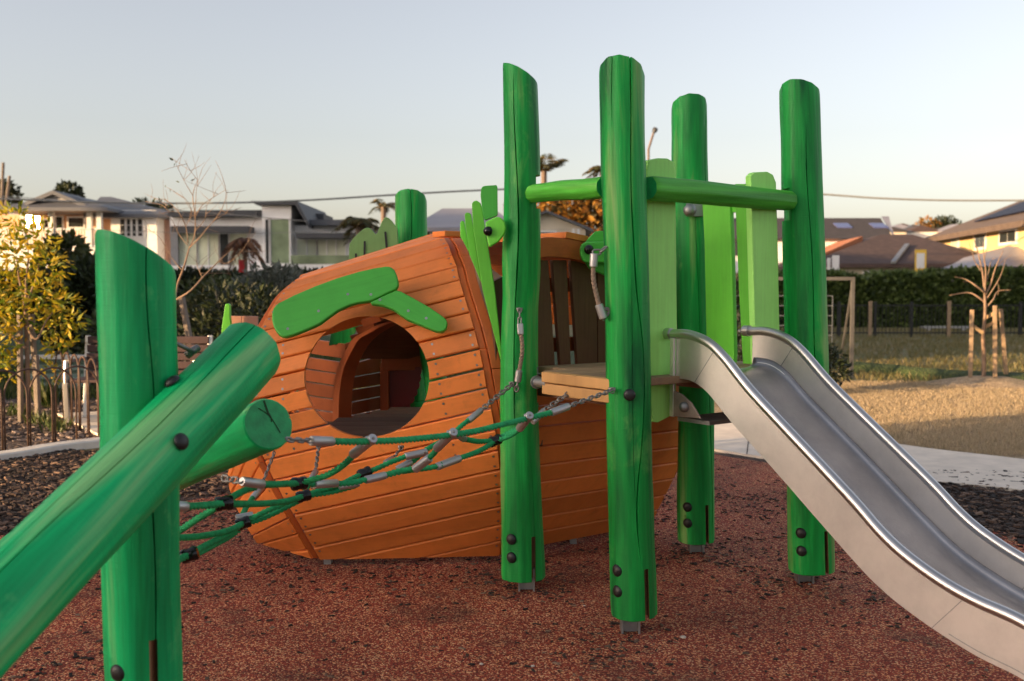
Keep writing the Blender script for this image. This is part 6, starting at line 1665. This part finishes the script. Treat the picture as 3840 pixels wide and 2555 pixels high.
# right-hand houses
Y = 60.0
h = thing('skylight_house', (hx(3050, Y), Y + 5, 0), 'house with a steep dark tiled roof and two blue skylights', 'house')
wallbox(h, hx(2640, Y), hx(3330, Y), Y, Y + 10, 0, hz(896, Y), M_render)
zr_, ze_ = hz(818, Y + 4), hz(896, Y - 0.5)
x0, x1 = hx(2630, Y), hx(3338, Y)
xr0, xr1 = hx(2660, Y + 4), hx(3298, Y + 4)
mesh('roof', [(x0, Y - 0.5, ze_), (x1, Y - 0.5, ze_), (xr1, Y + 4, zr_), (xr0, Y + 4, zr_), (x0, Y + 9, ze_), (x1, Y + 9, ze_)], [(0, 1, 2, 3), (3, 2, 5, 4), (1, 5, 2), (0, 3, 4)], M_roofd, h)
for px in (3160, 3295):
    p = onplane(px, 848, Vector((0, Y - 0.5, ze_)), Vector((0, -(zr_ - ze_), 4.5)).normalized()); d = Vector((0, 4.5, zr_ - ze_)).normalized()
    MB().obox(p, (0.45, 0, 0), d * 0.5, d.cross(Vector((1, 0, 0))) * 0.06).build('skylight', M_sky, h)
mesh('lit_gable', [(hx(3345, Y), Y - 0.4, ze_), (x1 + .02, Y - 0.6, ze_), (xr1, Y + 3.9, zr_ + 0.1), (xr1 + 0.5, Y + 3.9, zr_ + .1)], [(0, 1, 2, 3)], M_roofl, h)
window(h, hx(2742, Y), hx(2768, Y), hz(960, Y), hz(905, Y), Y - .01)
Y = 52.0
h = thing('brown_roof_house', (hx(3400, Y), Y + 5, 0), 'cream bungalow under a wide brown tiled hip roof', 'house')
wallbox(h, hx(3060, Y), hx(3730, Y), Y, Y + 10, 0, hz(992, Y), M_cream)
ym = Y + 5
hipx(h, hx(3060, Y), hx(3740, Y), Y, Y + 10, hz(990, Y), hz(880, ym), hx(3300, ym), hx(3420, ym), M_roofb, ov=0.5)
V = [at(3060, 968, Y + 1), at(3235, 889, Y + 4), at(3235, 889, Y + 4) + Vector((0, 4, -0.1)), at(3060, 968, Y + 1) + Vector((0, 4, 0))]
mesh('side_gable', [v + Vector((0, 0, 0.05)) for v in V] + [v - Vector((0, 0, 0.25)) for v in V], [(0, 1, 2, 3), (7, 6, 5, 4), (0, 4, 5, 1), (1, 5, 6, 2), (2, 6, 7, 3), (3, 7, 4, 0)], plain('sunlit_roof', (0.42, 0.16, 0.07), 0.7), h)  # orange of the low sun is put into this left slope's colour
MB().bar(at(3350, 985, Y - 0.6), at(3402, 928, Y + 2.6) + Vector((0, 0, .15)), 0.25, 0.12).build('valley_flashing', M_galv, h)
for x0, x1, g in ((3240, 3270, M_glassd), (3282, 3316, M_glassd), (3375, 3410, M_glassl), (3480, 3512, M_glassl), (3530, 3550, M_glassl), (3612, 3648, M_glassd), (3660, 3690, M_glassd)):
    window(h, hx(x0, Y), hx(x1, Y), hz(1045, Y), hz(1022, Y), Y - 0.01, g)
MB().box((hx(3110, Y), Y - .05, hz(1000, Y)), (hx(3118, Y), Y - .01, 0.2)).build('downpipe', M_trim, h)
# yellow house, its long wall turned towards the sun
Y = 58.0
h = thing('yellow_house', (hx(3800, Y) + 4, Y + 4, 0), 'yellow two-storey house with white window frames and solar panels, glowing in low sun', 'house')
def yw(px, py, Y0=54.0):   # the wall runs from near right to far left
    n = Vector((-0.99, 0.14, 0)); return onplane(px, py, at(3545, 893, 62), n)
nyw = Vector((-0.99, 0.14, 0)); tyw = Vector((-0.14, -0.99, 0))
def ybox(pts, mat, name, th, off=0.0): return board(name, [yw(*p) - nyw * -off for p in pts], th, mat, h, 0, back=-nyw)
A0, A1 = yw(3520, 889), yw(3900, 828)
zlo = 0.0
ypts = [(A0.x, A0.y, zlo), (A1.x, A1.y, zlo), (A1.x, A1.y, A0.z + 0.0), (A0.x, A0.y, A0.z)]
board('wall', ypts, 7.0, M_yellow, h, 0, back=-nyw)
def ywin(x0, x1, y0, y1, g):
    a, b = yw(x0, y1), yw(x1, y1); z0, z1 = yw(x0, y1).z, yw(x0, y0).z; c = (a + b) / 2; c.z = (z0 + z1) / 2; hw = (b - a).length / 2
    fr = MB().obox(c + nyw * 0.03, tyw * (hw + 0.16), nyw * 0.03, (0, 0, (z1 - z0) / 2 + 0.16)).build('window', M_trim, h)
    for k in (-1, 1): MB().obox(c + nyw * 0.065 + tyw * hw * 0.5 * k, tyw * (hw * 0.47), nyw * 0.006, (0, 0, (z1 - z0) / 2)).build('pane', g, fr)
ywin(3752, 3812, 874, 912, M_glassd); ywin(3660, 3696, 886, 930, M_glassd); ywin(3572, 3596, 900, 930, M_glassl)
zr_ = A0.z
e0 = A0 + nyw * 0.7 - tyw * 0.9; e1 = A1 + nyw * 0.7; r0_ = A0 - nyw * 3.6 + tyw * 3.0; r1_ = A1 - nyw * 3.6
for v in (e0, e1): v.z = zr_ - 0.05
r0_.z = r1_.z = zr_ + 1.9
b0_ = A0 - nyw * 7.8 - tyw * 0.9; b0_.z = zr_
mesh('roof', [e0, e1, r1_, r0_, b0_, e0 - Vector((0, 0, .3)), e1 - Vector((0, 0, .3)), b0_ - Vector((0, 0, .3))], [(0, 1, 2, 3), (0, 3, 4), (5, 6, 1, 0), (7, 5, 0, 4)], plain('sandy_tile', (0.12, 0.085, 0.065), 0.75, var=0.25, scale=3), h)
nr = (e1 - e0).cross(r0_ - e0).normalized(); nr = nr if nr.z > 0 else -nr
for k in range(4):
    f0 = 0.30 + k * 0.14; f1 = f0 + 0.13
    q = [e0.lerp(e1, f0).lerp(r0_.lerp(r1_, f0), t) + nr * 0.12 for t in (0.30, 0.92)] + [e0.lerp(e1, f1).lerp(r0_.lerp(r1_, f1), t) + nr * 0.12 for t in (0.92, 0.30)]
    mesh('solar_panel', q + [v - nr * .06 for v in q], [(0, 1, 2, 3), (7, 6, 5, 4), (0, 4, 5, 1), (1, 5, 6, 2), (2, 6, 7, 3), (3, 7, 4, 0)], plain('solar_cell', (0.012, 0.014, 0.03), 0.5, spec=0.15) if k == 0 else MATS['solar_cell'], h)
Y = 47.0
h = thing('grey_shed_house', (hx(3800, Y), Y + 3, 0), 'low house with a plain pale grey roof in front of the yellow house', 'house')
wallbox(h, hx(3740, Y), hx(4050, Y), Y, Y + 6, 0, hz(994, Y), plain('dark_grey_wall', (0.10, 0.10, 0.11), 0.8))
mesh('roof', [at(3690, 1000, Y - .4), at(4080, 1000, Y - .4), at(4080, 880, Y + 3.5), at(3850, 905, Y + 3.5), at(3690, 1000, Y - .4) + Vector((0, 7.5, 0))], [(0, 1, 2, 3), (0, 3, 4)], M_roofl, h)
# rooftops on the hill far behind
hill = []
V, Fs = [], []
for i in range(40):
    x = -60 + i * 9.0
    for (y, z) in ((230, -1), (300, 12 + 3 * noise.noise(Vector((i * .3, 0, 0))) - abs(x - 120) * .03), (420, 15 + 4 * noise.noise(Vector((i * .25, 3, 0)))), (560, 6)): V.append((x, y, z))
for i in range(39):
    for k in range(3): Fs.append((i * 4 + k, i * 4 + 4 + k, i * 4 + 5 + k, i * 4 + 1 + k))
tag(mesh('hill', V, Fs, plain('hillside', (0.05, 0.055, 0.03), 0.95, var=0.3, scale=0.05), smooth=True), kind='structure')
roofm = [M_roofd, M_roofb, M_roofl, M_roofg]
for i in range(16):
    px = 3340 + i * 18 + rnd.uniform(-6, 6); Yh = rnd.uniform(200, 228); py = 872 - rnd.uniform(0, 14)
    x = hx(px, Yh); w = rnd.uniform(2.2, 3.6); z = hz(py, Yh); o = thing('hill_house', (x, Yh, 0), 'small distant house among the rooftops on the hill', 'house', 'distant houses on the hill')
    MB().box((x - w, Yh, 0), (x + w, Yh + 6, z)).build('wall', [M_cream, M_render, M_yellow, M_white][i % 4], o)
    gable(o, x - w, x + w, Yh, Yh + 6, z + 0.1, z + rnd.uniform(1.0, 1.7), hip=1.5, mat=roofm[(i * 7) % 4], ov=0.3)
for i, px in enumerate((3478, 3530, 3560)):
    c = at(px, 838, 215); V, Fs = clump_leaves([(c, 1.6), (c + Vector((1.5, 0, -.6)), 1.3), (c + Vector((-1.5, 0, -.8)), 1.4)], 500, 0.7)
    o = thing('hill_tree', (c.x, 215, 0), ('orange-brown tree rising over the rooftops on the hill' if i == 0 else 'dark rounded tree rising over the rooftops on the hill'), 'tree', 'trees on the hill'); mesh('crown', V, Fs, F_autumn if i == 0 else F_dark, o); MB().tube([(c.x, 215, 0), c], 0.25, 6).build('trunk', M_bark2, o)

# ---------------------------------------------------------------- palms, trees, wires
def palm(label, px, py, Y, frond, n, r, mat, droop=0.6, trunk_r=0.18, lean=0.0, dead=False):
    c = at(px, py, Y); o = thing('palm_tree', (c.x, Y, 0), label, 'palm')
    MB().tube(bez([(c.x + lean, Y, -0.1), (c.x + lean * .4, Y, c.z * .5), tuple(c)], 4), trunk_r, 8).build('trunk', M_bark2, o)
    for k in range(n):
        a = 2 * PI * k / n + rnd.uniform(-.2, .2); el = rnd.uniform(0.1, 1.2) if not dead else rnd.uniform(-.6, .5); out = []
        d = Vector((math.cos(a) * math.cos(el), math.sin(a) * math.cos(el), math.sin(el))); pts = []
        for j in range(11):
            t = j / 10; pts.append(c + d * r * t + Vector((0, 0, -droop * r * t * t)))
        for j in range(1, 11):
            tdir = (pts[j] - pts[j - 1]).normalized(); s = tdir.cross(Vector((0, 0, 1))).normalized()
            for q in (-1, 1):
                for m in (0, 0.5): out.append((pts[j - 1].lerp(pts[j], m), tdir * 0.7 + s * q + Vector((0, 0, -0.45)), 1.15 - abs(j / 10 - .45)))
        V, Fs = leaf_quads(out, frond, 0.14); b = len(V)
        mb = MB().tube(pts, [0.03 * (1 - .8 * j / 10) for j in range(11)], 4); V += mb.v; Fs += [tuple(b + i for i in f) for f in mb.f]
        mesh('frond', V, Fs, mat, o)
    return o
F_palm = foliage('palm_leaf', [(0.03, 0.045, 0.015), (0.07, 0.08, 0.025), (0.20, 0.12, 0.03), (0.05, 0.05, 0.02)], trans=0.25)
palm('tall palm with ragged fronds showing between the two front tower posts', 2040, 640, 62, 0.75, 9, 2.0, F_palm, droop=0.35)
palm('palm peeking out beside the left edge of the tallest post', 2262, 640, 66, 0.7, 8, 1.5, F_palm)
palm('small dark palm above the scalloped green board', 1438, 775, 70, 0.55, 8, 1.5, F_palm)
palm('bushy palm in front of the modern house roof', 1350, 850, 44, 0.6, 11, 1.5, F_palm, droop=0.7)
dp = palm('withered palm with brown drooping fronds and a red wrapped trunk', 918, 898, 30, 0.34, 12, 0.75, F_dead, droop=0.9, trunk_r=0.07, dead=True)
c = at(908, 990, 30); MB().tube([(c.x, 29.95, at(908, 1022, 30).z), (c.x, 29.95, at(908, 975, 30).z)], 0.095, 10).build('red_wrap', plain('red_cloth', (0.65, 0.03, 0.03), 0.6), dp)
def broad(label, spots, Y, n, size, mat, tr=0.2):
    P = [(at(x, y, Y + rnd.uniform(-1, 1)), r) for x, y, r in spots]; c = P[0][0]; o = thing('broadleaf_tree', (c.x, Y, 0), label, 'tree')
    V, Fs = clump_leaves(P, n, size, 0.55); mesh('crown', V, Fs, mat, o); mb = MB()
    for q, r in P: branch(mb, [Vector((c.x, Y, -0.1)), Vector((c.x * .7 + q.x * .3, Y, q.z * .55)), q], tr, tr * .25, 6)
    mb.build('trunk', M_bark2, o, smooth=True); return o
broad('spreading autumn tree with orange and dark leaves beyond the gabled house', ((2180, 790, 1.6), (2230, 830, 1.5), (2120, 770, 1.3), (2250, 770, 1.3), (2190, 860, 1.5), (2060, 760, 1.0), (1980, 790, 1.2)), 60, 3200, 0.42, F_autumn)
broad('dark tree behind the verandah house ridge', ((260, 725, .8), (255, 740, .8)), 70, 500, 0.4, F_dark)
broad('dark tree between the verandah house and modern house', ((600, 805, .9), (535, 780, .6)), 72, 500, 0.4, F_dark)
broad('dark leafy tree beside the tall aerial masts', ((5, 720, .9), (30, 740, .7), (-30, 730, .9)), 66, 600, 0.4, F_dark)
# wires, lamp, masts
M_wire = plain('cable', (0.25, 0.25, 0.24), 0.7)
def wire(label, pts, Y, r):
    o = MB().tube(bez([at(x, y, Y) for x, y in pts], 8), r, 6).build('overhead_wire', M_wire); tag(o, label, 'cable', None)
wire('thick overhead cable sagging in front of the sky', ((-200, 738), (400, 760), (800, 762), (1140, 752), (1500, 730), (1850, 712), (2500, 690), (3070, 728), (3300, 744), (3560, 752), (3900, 752)), 44, 0.045)
wire('thin overhead wire passing before the verandah house', ((-200, 728), (100, 742), (400, 768), (800, 800), (1150, 830)), 50, 0.02)
wire('thin overhead wire above the modern house', ((300, 860), (800, 876), (1100, 872), (1500, 855)), 48, 0.014)
lp_ = thing('street_lamp', (at(2430, 900, 60).x, 60, 0), 'slim street lamp rising behind the tallest post', 'street lamp')
MB().tube([(at(2432, 900, 60).x, 60, 0), at(2432, 560, 60), at(2452, 495, 60)], 0.07, 8).build('pole', M_bark2, lp_); MB().tube([at(2450, 500, 60), at(2456, 488, 60), at(2460, 480, 60)], [0.08, 0.17, 0.12], 8).build('lamp_head', M_fascia, lp_)
for i, (px0, px1, yt2) in enumerate(((5, 12, 610), (18, 36, 660))):
    o = MB().tube([(at(px0, 900, 60).x, 60 + i, 0), at(px0, 800, 60 + i), at(px1, yt2, 60 + i)], 0.09, 8).build('aerial_mast', M_stakeg)
    tag(o, ['tall upright timber mast over the dark tree', 'shorter leaning mast next to the upright one'][i], 'mast')

# ---------------------------------------------------------------- unseen shade casters, added: ridges behind the camera, a long block on the left
TD = Vector((-to_sun.x, -to_sun.y, 0)).normalized(); PD = Vector((-TD.y, TD.x, 0))
V, Fs = [], []
nw = 46
for i in range(nw + 1):
    w = -110 + (7.0 + 110) * i / nw
    crest = 17.5 + 1.6 * noise.noise(Vector((w * 0.06, 2, 0)))
    for (t, z) in ((-170, -1), (-110, crest * 0.75), (-92, crest), (-80, crest * 0.7), (-55, -1)): 
        q = TD * t + PD * w; V.append((q.x, q.y, z))
for i in range(nw):
    for k in range(4): Fs.append((i * 5 + k, i * 5 + 5 + k, i * 5 + 6 + k, i * 5 + 1 + k))
tag(mesh('hill', V, Fs, plain('shade_ridge', (0.06, 0.06, 0.035), 0.95, var=0.4, scale=0.3)), kind='structure')  # unseen ridge, added so its shadow covers the playground
V, Fs = [], []
for i in range(9):
    w = 45.5 + 14.0 * i / 8
    for (t, z) in ((-170, -1), (-110, 16), (-92, 21.5), (-80, 15), (-60, -1)):
        q = TD * t + PD * w; V.append((q.x, q.y, z + (0.5 * noise.noise(Vector((w * .3, t, 0))) if z > 0 else 0)))
for i in range(8):
    for k in range(4): Fs.append((i * 5 + k, i * 5 + 5 + k, i * 5 + 6 + k, i * 5 + 1 + k))
tag(mesh('hill', V, Fs, MATS['shade_ridge']), kind='structure')  # second unseen ridge, added to shade the white modern house
o = thing('shade_block', TD * -15 + PD * 36, 'unseen long block added on the left to shade the hedges and field', 'shade blocker')  # out-of-view block, added only for the shade it casts
def pv(w, t, z): q = PD * w + TD * t; return Vector((q.x, q.y, z))
w0, w1, hgt = 13.4, 45.0, 9.6
MB().obox(pv((w0 + w1) / 2, -15, hgt / 2), PD * (w1 - w0) / 2, TD * 5, (0, 0, hgt / 2)).build('wall', M_brick, o)
mesh('roof', [pv(w0 - .5, -9.5, hgt), pv(w1 + .5, -9.5, hgt), pv(w1 + .5, -15, hgt + 1.5), pv(w0 - .5, -15, hgt + 1.5), pv(w0 - .5, -20.5, hgt), pv(w1 + .5, -20.5, hgt)], [(0, 1, 2, 3), (3, 2, 5, 4), (0, 3, 4), (1, 5, 2)], M_roofg, o)
k = w0 + 2
while k < w1 - 3:
    for z in (1.7, 5.2):
        f = MB().obox(pv(k + .8, -9.97, z), PD * 0.9, TD * 0.03, (0, 0, 0.9)).build('window', M_trim, o); MB().obox(pv(k + .8, -9.93, z), PD * 0.78, TD * 0.006, (0, 0, 0.78)).build('pane', M_glassd, f)
    k += 4.0
